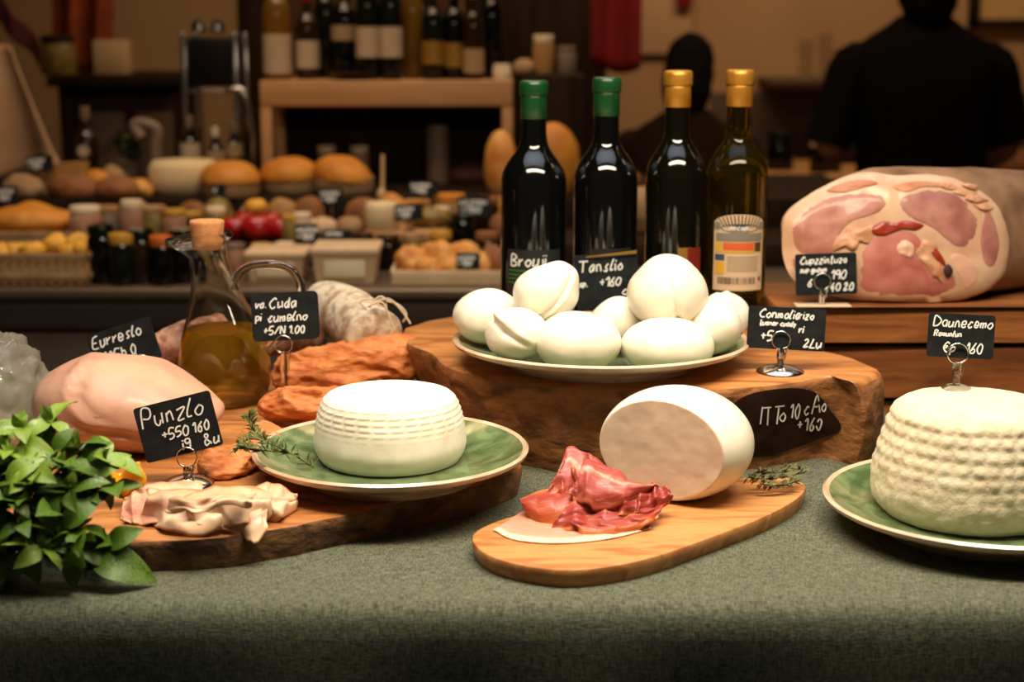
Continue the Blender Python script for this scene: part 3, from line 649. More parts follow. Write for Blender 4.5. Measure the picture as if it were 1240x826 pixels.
ruled('ham_slice', 'amber edged ham slice curling at the left of the pile', [(637, 626, 1.385), (655, 638, 1.36), (680, 640, 1.355), (708, 622, 1.375)], [(628, 604, 1.39), (648, 596, 1.395), (685, 590, 1.40), (722, 590, 1.40)], HAMO, G1, rip=.003, fq=1.2, seed=1, belly=.010)
ruled('ham_slice', 'dark red ham slice folded along the front of the pile', [(668, 640, 1.345), (705, 647, 1.337), (755, 640, 1.345), (786, 627, 1.365)], [(690, 606, 1.37), (725, 604, 1.375), (765, 608, 1.375), (812, 606, 1.385)], HAMR, G1, rip=.0065, fq=3.2, seed=2, belly=.006, cre=.75)
ruled('ham_slice', 'ham slice standing up in a pointed peak at the back of the pile', [(656, 604, 1.385), (690, 606, 1.383), (720, 604, 1.385), (748, 600, 1.39)], [(683, 562, 1.405), (689, 538, 1.415), (716, 552, 1.41), (744, 570, 1.40)], HAMP, G1, rip=.005, fq=2.0, seed=3, belly=.003, cre=.8)
ruled('ham_slice', 'ham slice with a white fat swirl draped over the pile', [(697, 606, 1.36), (722, 617, 1.352), (752, 612, 1.357), (786, 594, 1.38)], [(706, 556, 1.392), (730, 560, 1.39), (762, 578, 1.385), (800, 590, 1.388)], HAMP, G1, rip=.0055, fq=2.0, seed=4.3, belly=.009, cre=.7)
ruled('ham_slice', 'crumpled dark ham ribbon at the right of the pile', [(735, 622, 1.352), (762, 624, 1.352), (790, 618, 1.365), (813, 606, 1.38)], [(745, 600, 1.37), (768, 590, 1.38), (792, 585, 1.39), (812, 592, 1.392)], HAMR, G1, rip=.007, fq=4.2, seed=6, belly=.004, cre=.8)
ruled('ham_slice', 'small crumpled ham ribbon at the upper left of the pile', [(650, 612, 1.378), (668, 612, 1.376), (690, 612, 1.374), (712, 608, 1.376)], [(672, 592, 1.392), (676, 572, 1.400), (690, 566, 1.402), (712, 582, 1.394)], HAMO, G1, rip=.006, fq=3.2, seed=8, cre=.8)
ruled('ham_slice', 'narrow amber rimmed ham ribbon low at the front of the pile', [(700, 646, 1.332), (735, 650, 1.328), (775, 640, 1.338), (798, 626, 1.356)], [(690, 628, 1.350), (730, 630, 1.347), (768, 624, 1.354), (802, 614, 1.370)], HAMO, G1, rip=.004, fq=3.0, seed=11, belly=.004, cre=.8)
ruled('ham_slice', 'short ham strip tucked between the peak and the fat swirl', [(688, 600, 1.372), (704, 606, 1.366), (724, 604, 1.368), (742, 596, 1.376)], [(700, 578, 1.386), (716, 574, 1.39), (732, 574, 1.39), (748, 580, 1.388)], HAMR, G1, rip=.005, fq=2.5, seed=13, cre=.8)
FATP = meat('pale_pancetta', [(.0, (206, 150, 104)), (.08, (222, 182, 142)), (.35, (226, 190, 154)), (.48, (196, 136, 110)), (.6, (216, 170, 136)), (.9, (212, 164, 122)), (1, (190, 126, 80))], nscale=3, warp=.18, stretch=(2, 1, 1), coat=.1, vein=.3)
FATK = meat('pink_pancetta', [(.0, (200, 144, 108)), (.3, (190, 118, 98)), (.6, (200, 138, 112)), (.85, (220, 178, 144)), (1, (200, 144, 100))], nscale=3, warp=.2, stretch=(2, 1, 1), coat=.1, vein=.3)
G2 = 'pale pancetta slices on the slab'
def by(px, py, up=0):   # point at given height above the slab, seen at that pixel
    return (px, py, az(px, py, LZ + .0015 + up).y)
ruled('pancetta_slice', 'pale pancetta slice lying at the back left of the pile', [by(150, 632), by(172, 636), by(205, 634), by(240, 626)], [by(158, 600, .012), by(176, 588, .018), by(210, 582, .020), by(246, 584, .018)], FATK, G2, rip=.0038, fq=2.0, vq=.9, cre=.4, fr_=True, seed=1, zmin=LZ + .001)
ruled('pancetta_slice', 'pink streaked pancetta slice folded at the front left of the pile', [by(172, 628), by(198, 643), by(240, 650), by(282, 640)], [by(182, 598, .022), by(214, 592, .026), by(250, 594, .026), by(284, 602, .020)], FATP, G2, rip=.0042, fq=2.1, seed=2, belly=.009, vq=1.0, cre=.5, fr_=True, zmin=LZ + .001)
ruled('pancetta_slice', 'rippled pale pancetta slice in the middle of the pile', [by(232, 640, .004), by(262, 636, .008), by(296, 634, .008), by(330, 626, .004)], [by(222, 602, .028), by(256, 590, .032), by(292, 588, .030), by(330, 594, .022)], FATP, G2, rip=.0046, fq=2.4, seed=4.7, belly=.007, vq=1.1, cre=.5, fr_=True, zmin=LZ + .001)
ruled('pancetta_slice', 'pale pancetta slice curled at the right end of the pile', [by(296, 628), by(320, 632), by(342, 630), by(358, 616)], [by(296, 596, .022), by(318, 586, .024), by(342, 588, .020), by(360, 600, .012)], FATP, G2, rip=.0042, fq=1.9, seed=5.5, belly=.009, vq=1.0, cre=.5, fr_=True, zmin=LZ + .001)
ruled('pancetta_slice', 'white pancetta slice with a pointed corner hanging over the slab edge', [by(270, 640, .004), (292, 650, 1.299), (311, 658, 1.293), by(324, 636, .004)], [by(262, 612, .016), by(284, 606, .020), by(304, 606, .020), by(324, 612, .014)], FATP, G2, rip=.003, fq=1.6, seed=7, belly=.006)
ruled('pancetta_slice', 'tan pancetta scrap beside the yellow pepper', [by(146, 628), by(160, 634), by(180, 634), by(200, 628)], [by(150, 606, .010), by(166, 594, .016), by(186, 592, .018), by(206, 596, .016)], FATK, G2, rip=.004, fq=2.2, seed=14, cre=.5, zmin=LZ + .001)
ruled('pancetta_slice', 'narrow pancetta ribbon twisted across the top of the pile', [by(200, 618, .020), by(236, 622, .026), by(272, 614, .028), by(306, 616, .022)], [by(206, 602, .030), by(240, 604, .036), by(276, 598, .036), by(308, 600, .030)], FATP, G2, rip=.0038, fq=2.6, seed=9, belly=.004, vq=.7, cre=.5, fr_=True)
YEL = mat('yellow_pepper', (226, 156, 20), .3, (214, 140, 16), scale=30, coat=.4)
tag(solid(obj('pepper_piece', grid(lambda u, v: ay(138 + 34 * u + 4 * math.sin(v * 5), 600 - 30 * v - 6 * u + 5 * math.sin(u * 5), 1.372 + .010 * math.sin(u * 4) + .006 * v), 12, 8), YEL, ang=180), .003), 'small curved piece of yellow pepper beside the basil', 'pepper')
# ================================================================== whole ham
HFAT = mat('ham_fat', (196, 150, 116), .45, (208, 172, 138), (188, 132, 98), scale=18, ramp=(.35, .6), sss=.3, coat=.2, bump=.15, bscale=40)
HRIND = mat('ham_rind', (98, 66, 43), .7, (148, 110, 78), (76, 48, 31), scale=14, ramp=(.33, .58), detail=7, bump=.6, bscale=22, bdist=.004)
HM1 = mat('ham_lean_tan', (180, 122, 100), .45, (164, 102, 84), (200, 148, 122), scale=34, ramp=(.36, .6), detail=6, sss=.2, coat=.2, bump=.15)
HM2 = mat('ham_lean_mauve', (152, 92, 82), .45, (176, 118, 102), (136, 76, 68), scale=34, ramp=(.36, .6), detail=6, sss=.2, coat=.2, bump=.15)
HM3 = mat('ham_lean_pink', (184, 112, 96), .45, (166, 90, 78), (206, 148, 126), scale=28, ramp=(.36, .6), detail=5, sss=.2, coat=.3, bump=.15)
HM4 = mat('ham_lean_red', (140, 40, 24), .3, (164, 58, 34), scale=40, coat=.4)
HFATP = mat('ham_fat_pink', (206, 152, 124), .45, (214, 170, 140), scale=24, sss=.2)
HTAN = mat('ham_torn_tan', (206, 158, 120), .45, (184, 126, 92), scale=50, sss=.2, bump=.4)
fo = [(947, 295), (950, 268), (965, 250), (990, 234), (1018, 220), (1046, 212), (1080, 214), (1112, 215), (1142, 218), (1172, 228), (1196, 246), (1210, 270), (1216, 300), (1212, 326), (1194, 349), (1164, 361), (1128, 366), (1080, 364), (1030, 361), (990, 355), (962, 340), (950, 318)]
def hy(px, py): return 1.872 + (364 - py) * .00022 + abs(px - 1080) * .00006
def hp_(px, py, d=0): p = ay(px, py, hy(px, py) - d); p.z = max(p.z, 1.1306); return p
OL = cr([(x, y, 0) for x, y in fo], 5, True); n = len(OL); ce = Vector((1082, 292, 0)); V, F = [], []
for k in range(9):
    q = k / 8
    for p in OL:
        s = ce + (p - ce) * q
        V.append(hp_(s.x, s.y, .012 * (1 - q ** 3) + .002 * fb((s.x * .02, s.y * .02, 0), 1.5, 2)))
for k in range(8):
    for i in range(n): j = (i + 1) % n; F.append((k * n + i, k * n + j, (k + 1) * n + j, (k + 1) * n + i))
nb = 9 * n; rim = [hp_(p.x, p.y) for p in OL]; c0 = hp_(1082, 292)
for k, (dx, dy, s) in enumerate([(.004, .008, 1.03), (.02, .028, 1.045), (.06, .055, 1.04), (.11, .085, 1.02), (.17, .12, .98), (.24, .16, .88), (.31, .20, .7), (.36, .23, .45), (.38, .245, .12)]):
    for i, p in enumerate(rim):
        q = c0 + (p - c0) * s + Vector((dx, dy, .004 * math.sin(k) - .02 * (1 - min(1, s))))
        q += (p - c0).normalized() * .004 * fb(q, 18, 6); q.z = max(q.z, 1.1306); V.append(q)
for k in range(9):
    a = (8 * n) if k == 0 else nb + (k - 1) * n; b = nb + k * n
    for i in range(n): j = (i + 1) % n; F.append((a + i, a + j, b + j, b + i))
F.append(tuple(range(nb + 8 * n, nb + 9 * n)))
ham = empty('cured_ham', (c0.x + .1, c0.y + .05, 1.1303)); tag(ham, 'large cured ham with its cut face showing, on the top plank', 'ham')
hb = obj('ham_body', (V, F), [HFAT, HRIND], ham, ang=70); 
for i, p in enumerate(hb.data.polygons): p.material_index = 1 if i >= 9 * n else 0
OLA = [(math.atan2((p - ce).y, (p - ce).x), (p - ce).length) for p in OL]
def lens(name, poly, m_, depth=.003, lift=.0, seed=0, rough=.0012):
    P = cr([(x, y, 0) for x, y in poly], 4, True); n = len(P); c = sum(P, Vector()) / n; V, F = [c], []
    def base(x, y):
        d = Vector((x, y, 0)) - ce; L_ = d.length; a_ = math.atan2(d.y, d.x)
        best = min(OLA, key=lambda t: abs((t[0] - a_ + math.pi) % (2 * math.pi) - math.pi)); q = min(1, L_ / best[1])
        return .012 * (1 - q ** 3) + .002 * fb((x * .02, y * .02, 0), 1.5, 2)
    V = [hp_(c.x, c.y, base(c.x, c.y) + depth + lift)]
    for k in range(1, 8):
        q = k / 7
        for p in P:
            s = c + (p - c) * q; V.append(hp_(s.x, s.y, base(s.x, s.y) + lift + depth * (1 - q ** 4) * 1.0 - (.0012 if k == 7 else 0) + rough * fb((s.x * .05, s.y * .05, seed), 1, seed)))
    for i in range(n): F.append((0, 1 + i, 1 + (i + 1) % n))
    for k in range(6):
        for i in range(n): j = (i + 1) % n; F.append((1 + k * n + i, 1 + (k + 1) * n + i, 1 + (k + 1) * n + j, 1 + k * n + j))
    return obj(name, (V, F), m_, ham, ang=180)
lens('lean_muscle', [(955, 296), (962, 270), (980, 250), (1006, 237), (1036, 232), (1062, 233), (1076, 240), (1070, 254), (1052, 261), (1036, 266), (1022, 278), (1012, 294), (1008, 308), (990, 310), (968, 308)], HM1, .0004, .0005, 1, .0004)
lens('lean_muscle', [(956, 312), (980, 314), (1006, 314), (1024, 304), (1034, 318), (1038, 338), (1032, 354), (1002, 352), (976, 343), (961, 328)], HM1, .0004, .0005, 8, .0004)
lens('lean_muscle', [(1086, 242), (1108, 231), (1138, 229), (1166, 240), (1184, 260), (1184, 286), (1172, 302), (1152, 296), (1126, 276), (1098, 262)], HM2, .0004, .0005, 2, .0004)
lens('lean_muscle', [(1190, 260), (1198, 254), (1208, 276), (1211, 302), (1202, 326), (1192, 320), (1187, 288)], HM2, .0004, .0005, 3, .0004)
lens('lean_muscle', [(1040, 316), (1048, 292), (1068, 278), (1098, 276), (1116, 288), (1134, 306), (1152, 328), (1162, 344), (1146, 357), (1110, 361), (1066, 358), (1044, 352), (1039, 332)], HM3, .0008, .0005, 4, .0005)
lens('lean_muscle', [(1150, 310), (1168, 307), (1186, 326), (1182, 344), (1170, 352), (1160, 334)], HFATP, .0004, .0005, 11, .0004)
lens('lean_muscle', [(1000, 231), (1020, 221), (1048, 217), (1066, 222), (1050, 227), (1020, 234)], mat('ham_lean_brown', (168, 92, 56), .45, (190, 126, 88), scale=40), .0005, .0006, 5, .0006)
lens('lean_muscle', [(1076, 226), (1100, 220), (1130, 220), (1150, 226), (1120, 226), (1096, 233)], mat('ham_lean_rust', (176, 104, 66), .45, (196, 138, 98), scale=40), .0005, .0006, 12, .0006)
lens('torn_flap', [(1006, 306), (1012, 288), (1020, 282), (1028, 273), (1044, 276), (1056, 272), (1064, 282), (1054, 296), (1044, 292), (1034, 304), (1022, 300)], HTAN, .0035, .001, 6, .0035)
lens('torn_flap', [(1102, 304), (1112, 298), (1118, 290), (1134, 296), (1138, 308), (1148, 318), (1152, 336), (1146, 350), (1136, 338), (1128, 336), (1116, 318)], HTAN, .003, .001, 7, .0035)
lens('torn_flap', [(1082, 296), (1096, 290), (1108, 298), (1104, 312), (1092, 310), (1084, 306)], HFATP, .002, .001, 17, .003)
lens('red_lean_strip', [(1052, 280), (1068, 268), (1084, 270), (1096, 267), (1118, 272), (1112, 278), (1098, 276), (1086, 280), (1068, 286)], HM4, .0018, .0022, 8, .0015)
lens('red_lean_strip', [(1116, 294), (1130, 297), (1142, 312), (1146, 324), (1138, 320), (1128, 308)], HM4, .0015, .003, 9, .001)
lens('bone_hollow', [(1142, 324), (1149, 320), (1154, 328), (1149, 336), (1143, 332)], mat('ham_hollow', (60, 26, 18), .6), .0005, .0035, 10, 0)
for k, (x, y, r) in enumerate([(1150, 226, 7), (1166, 232, 9), (1180, 240, 9), (1190, 250, 8), (1176, 226, 6)]):
    lens('crust_lump', [(x + r * math.cos(a) * (1.6 + .4 * math.sin(k + a * 3)), y + r * .6 * math.sin(a) + .35 * r * math.cos(a)) for a in [i * .785 for i in range(8)]], HTAN, .002, .0008, 20 + k, .003)
# ================================================================== herbs
def needles(path, ln, cnt, wid, seed, droop=0):
    rnd = random.Random(seed); P = cr(path, 10); V, F = [], []
    for k in range(cnt):
        p = P[int((k / cnt) ** .9 * (len(P) - 1))]; j = min(P.index(p) + 1, len(P) - 1); tdir = (P[j] - P[max(0, j - 2)]).normalized()
        a = rnd.uniform(0, 6.28); side = Vector((math.cos(a), math.sin(a) * .8, math.sin(a * 1.7) * .8 + .25)).normalized()
        d = (tdir * .6 + side).normalized(); L_ = ln * rnd.uniform(.7, 1.2); wv = d.cross(Vector((rnd.uniform(-1, 1), -.6, 1))).normalized() * wid
        q = p + d * L_ * .5 + Vector((0, 0, .0006)); b = len(V); V += [p, q + wv, p + d * L_ - Vector((0, 0, droop)), q - wv]; F.append((b, b + 1, b + 2, b + 3))
    return V, F
def sprig(name, label, paths, ln, cnt, wid, m_, seed, zmin):
    base = Vector(paths[0][0]); r = empty(name, (base.x, base.y, zmin)); tag(r, label, 'herb', 'herb sprigs')
    for k, p in enumerate(paths):
        obj('stem', tube(cr(p, 6), .0009, 6), STEMG, r)
        V, F = needles(p, ln, cnt, wid, seed + k)
        for v in V: v.z = max(v.z, zmin + .0004)
        obj('needle_leaves', (V, F), m_, r, smooth=False)['kind'] = 'stuff'
pz = LZ + .030
sprig('rosemary_sprig', 'rosemary sprig lying across the rim of the left plate', [[ay(380, 566, 1.42), ay(352, 549, 1.41), ay(322, 535, 1.41), ay(300, 532, 1.42), ay(284, 548, 1.425)], [ay(322, 535, 1.41), ay(306, 520, 1.425), ay(302, 502, 1.435)], [ay(352, 549, 1.41), ay(318, 545, 1.405), ay(290, 540, 1.41)]], .011, 80, .0011, HERB, 3, LZ + .001)
sprig('thyme_sprig', 'thyme sprig lying behind the cut mozzarella on the oblong board', [[ay(906, 578, 1.455), ay(930, 580, 1.455), ay(955, 576, 1.465), ay(974, 572, 1.48)], [ay(915, 572, 1.465), ay(938, 572, 1.47), ay(962, 566, 1.485)], [ay(920, 586, 1.445), ay(945, 588, 1.45), ay(966, 582, 1.462)]], .009, 90, .0012, HERBD, 6, PZ)
sprig('herb_sprig', 'tiny green herb sprig beside the pancetta slices', [[ay(362, 606, 1.405), ay(380, 610, 1.39), ay(402, 611, 1.385), ay(424, 614, 1.38)]], .009, 34, .0011, HERB, 9, LZ)
# ================================================================== basil
LEAF = mat('basil_leaf', (56, 84, 18), .36, (92, 124, 34), (44, 70, 15), scale=30, ramp=(.35, .62), coat=.15, sss=.1, bump=.3, bscale=60)
LEAFL = mat('basil_leaf_light', (104, 134, 34), .36, (138, 164, 56), (86, 114, 28), scale=30, ramp=(.35, .62), coat=.15, sss=.1, bump=.3, bscale=60)
BSTEM = mat('basil_stem', (110, 134, 60), .5)
def leaf_mesh(name, curl, fold, m_):
    V, F = [], []; nu, nv = 9, 4
    for i in range(nu + 1):
        t = i / nu; wd = .275 * math.sin(math.pi * t ** .85) ** .8 * (1 if t < .5 else 1 - .25 * (t - .5))
        for j in range(nv + 1):
            s = (j / nv - .5) * 2; x = t; y = s * wd
            z = fold * abs(s) * wd + .12 * math.sin(math.pi * t) - curl * t * t - .05 * s * s * math.sin(math.pi * t) + .012 * math.sin(t * 16) * abs(s)
            V.append(Vector((x, y, z)))
    for i in range(nu):
        for j in range(nv): F.append((i * (nv + 1) + j, (i + 1) * (nv + 1) + j, (i + 1) * (nv + 1) + j + 1, i * (nv + 1) + j + 1))
    me = bpy.data.meshes.new(name); me.from_pydata(V, [], F); me.update(); me.materials.append(m_)
    for p in me.polygons: p.use_smooth = True
    return me
LM = [leaf_mesh('leaf', c, f, m_) for c, f, m_ in ((.25, .35, LEAF), (.05, .5, LEAF), (.45, .2, LEAF), (.2, .4, LEAFL), (.0, .55, LEAFL))]
bas = empty('basil_bunch', (-.43, 1.27, T + .001)); tag(bas, 'bunch of fresh green basil at the left front corner', 'basil')
rl = random.Random(21)
def leaf(p, d, up, L_, k):
    d = Vector(d).normalized(); s = Vector(up).cross(d).normalized(); u = d.cross(s)
    M = Matrix(((d.x, s.x, u.x, 0), (d.y, s.y, u.y, 0), (d.z, s.z, u.z, 0), (0, 0, 0, 1)))
    o = bpy.data.objects.new('leaf', LM[k]); COL.objects.link(o); o.parent = bas
    p = Vector(p); tip = p + d * L_
    if min(p.z, tip.z) < T + .006: p = p + Vector((0, 0, T + .006 - min(p.z, tip.z)))
    o.matrix_local = Matrix.Translation(p - bas.location) @ M @ Matrix.Scale(L_, 4)
tips = [(62, 512, 1.30), (28, 520, 1.29), (4, 548, 1.27), (96, 545, 1.285), (126, 560, 1.275), (76, 566, 1.262), (38, 572, 1.255), (112, 596, 1.262), (66, 622, 1.245), (134, 596, 1.268), (10, 604, 1.24), (28, 636, 1.232), (98, 640, 1.24), (52, 664, 1.232), (96, 668, 1.236), (128, 664, 1.25), (-18, 560, 1.27), (-22, 620, 1.24), (-12, 520, 1.30), (6, 668, 1.235), (-30, 670, 1.24), (20, 556, 1.27), (50, 590, 1.25), (84, 596, 1.25), (76, 650, 1.24), (34, 610, 1.24)]
for k, (x, y, Y) in enumerate(tips):
    tip = ay(x, y, Y); tip.z = max(tip.z, T + .012); b0 = Vector((-.445 + rl.uniform(-.02, .02), 1.285 + rl.uniform(-.015, .015), T + .006))
    mid = b0.lerp(tip, .55) + Vector((0, 0, .014)); P = cr([b0, mid, tip], 6)
    obj('stem', tube(P, .0013, 6), BSTEM, bas)
    a0 = rl.uniform(0, 6.28); lite = (y < 590 and x < 70) or rl.random() < .2
    for q in range(4):
        a = a0 + q * 1.57 + rl.uniform(-.4, .4); e = rl.uniform(-.5, .6)
        leaf(tip, (math.cos(a), math.sin(a) * .8, e), (rl.uniform(-.9, .9), rl.uniform(-1.1, .1), 1), rl.uniform(.022, .040), rl.choice((3, 4)) if lite else rl.choice((0, 1, 2)))
    for q in range(2):
        leaf(tip + Vector((0, 0, .002)), (rl.uniform(-.6, .6), rl.uniform(-.8, .2), 1), (rl.uniform(-.5, .5), -1, .2), rl.uniform(.010, .018), rl.choice((3, 4)))
    for q in range(2):
        a = a0 + q * 3.1 + .8; pm_ = P[8]
        leaf(pm_, (math.cos(a), math.sin(a) * .8, rl.uniform(-.5, .3)), (rl.uniform(-.7, .7), rl.uniform(-1, 0), 1), rl.uniform(.022, .036), rl.choice((0, 1, 2)))
for p, q, L_, k in (((52, 545, 1.30), (60, 488, 1.31), .040, 0), ((112, 580, 1.262), (158, 545, 1.285), .040, 3), ((62, 640, 1.236), (58, 600, 1.24), .036, 0), ((78, 640, 1.235), (112, 606, 1.24), .040, 0),
                    ((98, 676, 1.228), (82, 728, 1.224), .038, 0), ((108, 676, 1.245), (176, 694, 1.240), .058, 0), ((40, 672, 1.232), (20, 690, 1.228), .03, 0), ((66, 548, 1.282), (88, 520, 1.29), .026, 1), ((78, 600, 1.245), (140, 594, 1.262), .034, 2), ((100, 560, 1.275), (116, 545, 1.27), .032, 0),
                    ((30, 660, 1.235), (44, 702, 1.226), .034, 0), ((8, 585, 1.245), (40, 560, 1.25), .036, 3), ((20, 540, 1.28), (62, 548, 1.272), .036, 3)):
    a = ay(*p); b = ay(*q); leaf(a, b - a, (0, -.85, .8), L_, k)
# ================================================================== plastic bag and glass at the left edge
BAG = mat('clear_plastic_bag', (248, 236, 216), .14, trans=.8, ior=1.08, alpha=.6, coat=.6)
def bagfn(u, p): return p + u * (.012 * fb(p, 22, 3) + .010 * abs(fb((p.x * 1.6, p.y, p.z * .6), 55, 5)))
tag(obj('plastic_bag', blob((-.555, 1.62, LZ + .042), (.062, .06, .064), 5, 0, 1, 0, bagfn, None, -.0415), BAG, ang=180), 'crumpled clear plastic bag at the left edge beside the poultry', 'bag')
gc = az(-22, 714, T + .001); g_ = empty('glass_tumbler', gc); tag(g_, 'small clear glass at the bottom left beside the basil', 'glass')
obj('glass_wall', lathe([(0, 0), (.018, 0), (.020, .002), (.0225, .022), (.0215, .0222), (.019, .004), (0, .0035)], 40, gc), GLASS, g_)
# ================================================================== rear counter with tiers
STEEL = mat('dull_steel_edge', (120, 100, 80), .35, metal=.6)
FASC = mat('counter_fascia', (52, 42, 36), .6, (60, 49, 42), scale=6)
FASL = mat('counter_panel', (82, 68, 56), .7, (92, 76, 62), scale=5)
CT = 1.0
k = empty('display_counter', (0, 3.2, 0)); tag(k, 'long grey brown display counter of goods behind the table', 'counter')
obj('carcass', box(-1.9, 1.35, 2.80, 3.80, 0, .972, .004), FASL, k); obj('worktop', box(-1.93, 1.38, 2.745, 3.83, .982, CT, .003), STEEL, k)
obj('fascia', box(-1.92, 1.37, 2.765, 2.80, .925, .982, .002), FASC, k)
for i in range(5): obj('front_panel', box(-1.88 + .645 * i, -1.26 + .645 * i, 2.785, 2.80, .08, .915, .004), FASL, k)
T1, T2 = 1.046, 1.106
tag(obj('display_riser', box(-1.6, .75, 3.0, 3.239, CT + .0005, T1, .003), DARKW), 'low dark wooden step holding jars and tomatoes on the rear counter', 'riser', 'dark wooden risers')
tag(obj('display_riser', box(-1.6, .75, 3.24, 3.78, CT + .0005, T2, .003), DARKW), 'higher dark wooden step holding the round breads on the rear counter', 'riser', 'dark wooden risers')
SHW = mat('pale_shelf_wood', (176, 128, 82), .6, (190, 142, 94), scale=3, stretch=(2, 12, 12))
sx0, sx1 = ay(314, 100, 3.45).x, ay(621, 100, 3.45).x; SHZ = 1.340
sh = empty('wooden_shelf', ((sx0 + sx1) / 2, 3.55, T2)); tag(sh, 'pale wooden shelf carrying a row of bottles on the rear counter', 'shelf')
obj('shelf_board', box(sx0, sx1, 3.45, 3.68, SHZ - .056, SHZ, .003), SHW, sh)
for x in (sx0, sx1 - .024): 
    for y in (3.452, 3.65): obj('post', box(x, x + .024, y, y + .026, T2 + .0005, SHZ - .056, .002), SHW, sh)
obj('back_panel', box(sx0 + .024, sx1 - .024, 3.672, 3.678, T2 + .0005, SHZ - .056, .0005), DARKW, sh)
# ------------------------------------------------------------------ builders for goods
def solo(name, m, m_, label, cat, group=None, ang=60): return tag(obj(name, m, m_, ang=ang), label, cat, group)
def bottle(label, px, Y, z, h, r, gl, cap, lab=None, lh=(.25, .52), group='bottles on the wooden shelf', neck=.36):
    c = Vector((ay(px, 200, Y).x, Y, z + .0004)); b = empty('bottle', c); tag(b, label, 'bottle', group)
    n0 = 1 - neck
    obj('bottle_glass', lathe([(0, 0), (r * .9, 0), (r, .005), (r, h * (n0 - .1)), (r * .93, h * (n0 - .03)), (r * .7, h * (n0 + .03)), (r * .4, h * (n0 + .09)), (r * .35, h * .9), (r * .37, h * .97), (0, h * .97)], 28, c), gl, b)
    obj('cap', lathe([(r * .38, h * .84), (r * .40, h * .85), (r * .42, h * .93), (r * .42, h * .995), (r * .36, h), (0, h)], 24, c), cap, b)
    if lab:
        la = lathe([(r + .0006, h * lh[0]), (r + .0006, h * lh[1])], 28, c); obj('label', la, lab, b)
    return b
def jar(label, px, py, Y, h, r, body, lid, z, group='jars on the rear counter', knot=False):
    c = Vector((ay(px, py, Y).x, Y, z + .0004)); j = empty('jar', c); tag(j, label, 'jar', group)
    obj('jar_body', lathe([(0, 0), (r * .92, 0), (r, .006), (r, h * .72), (r * .85, h * .82), (0, h * .82)], 28, c), body, j)
    obj('lid', lathe([(0, h * .8), (r * .9, h * .8), (r * .93, h * .83), (r * .93, h * .97), (r * .88, h), (0, h)], 28, c), lid, j)
    return j
def loaf(label, px, Y, z, rx, ry, rz, m_, seed=0, group='round breads', cat='bread', name='bread_loaf', fn=None, rot=0, low=.55, amp=.003):
    c = Vector((ay(px, 220, Y).x, Y, z + rz * low + .0008))
    return solo(name, blob(c, (rx, ry, rz), 4, amp, 22, seed, fn, Matrix.Rotation(R(rot), 3, 'Z'), -rz * low), m_, label, cat, group, 180)
def minisign(label, px, py, Y, w, h, zb, roll=0, txt=('ucsno', '+160'), group='small price cards on the rear counter'):
    c = ay(px, py, Y); r = empty('price_card', (c.x, Y, zb)); tag(r, label, 'sign', group)
    ri = Vector((math.cos(R(roll)), 0, math.sin(R(roll)))); up = Vector((-math.sin(R(roll)), .12, math.cos(R(roll))))
    V = [c + ri * (a * w / 2) + up * (b * h / 2) + Vector((0, d, 0)) for d in (0, .003) for a, b in ((-1, -1), (1, -1), (1, 1), (-1, 1))]
    cd = obj('card', (V, [(0, 1, 2, 3), (7, 6, 5, 4), (0, 4, 5, 1), (1, 5, 6, 2), (2, 6, 7, 3), (3, 7, 4, 0)]), CARD, r, smooth=False)
    P = []
    for i, t in enumerate(txt): P += strokes(t, h * .3, -w * .42, h * (.12 - .4 * i), .15, 0, .4)
    obj('chalk_writing', ribbons(P, .0028, lambda x, y: c + ri * x + up * y + Vector((0, -.0006, 0))), CHALK, cd, smooth=False)
    if c.z - h / 2 > zb + .004: obj('foot', lathe([(0, 0), (.012, 0), (.012, .002), (.002, .003), (.002, c.z - h * .3 - zb), (0, c.z - h * .3 - zb)], 12, (c.x, Y + .006, zb + .0004)), CHROME, r)
    return r
CRUST = mat('golden_crust', (186, 112, 26), .6, (206, 138, 44), (158, 86, 18), scale=12, ramp=(.34, .6), bump=.3, bscale=60)
CRUSTD = mat('brown_crust', (112, 66, 32), .7, (150, 96, 50), (84, 46, 22), scale=14, ramp=(.34, .6), bump=.5, bscale=50)
PALEB = mat('pale_bread_side', (150, 116, 78), .8, (172, 138, 96), scale=25, bump=.4)
PASTRY = mat('baked_pastry', (190, 112, 40), .6, (222, 164, 84), (150, 74, 24), scale=16, ramp=(.34, .58), bump=.6, bscale=40, bdist=.004)
WCHEESE = mat('pale_cheese_rind', (220, 196, 150), .6, (208, 180, 132), scale=12, sss=.1)
WEDGE = mat('aged_cheese', (158, 114, 58), .6, (176, 130, 72), scale=18)
WICK = mat('wicker', (168, 132, 88), .75, (150, 112, 72), scale=40, bump=.3)
GDARK = mat('black_glass', (10, 9, 8), .08); GDGRN = mat('dark_green_glass', (16, 20, 10), .08); GBRN = mat('brown_glass', (40, 24, 10), .1); GAMB = mat('amber_glass', (110, 76, 26), .12)
LWHT = mat('white_label', (182, 160, 132), .8); LTAN = mat('tan_label', (160, 132, 92), .8); CAPR = mat('red_cap', (140, 22, 28), .4); CAPW = mat('white_cap', (214, 200, 176), .5); CAPG = mat('gold_cap', (190, 140, 50), .4); CAPO = mat('orange_cap', (196, 96, 30), .45)
TOM = mat('tomato_red', (178, 18, 26), .25, (150, 12, 20), scale=10, coat=.4)
PAPER = mat('cream_paper', (206, 176, 136), .8, (194, 162, 122), scale=12); OLV = mat('olive_mix', (92, 84, 34), .4, (140, 112, 54), (60, 54, 22), scale=60, ramp=(.34, .58))
PINKM = mat('pink_preserve', (150, 104, 80), .5, (176, 132, 100), scale=40); CREAMY = mat('creamy_white', (226, 204, 166), .5); GREYC = mat('grey_ceramic', (120, 100, 82), .5)
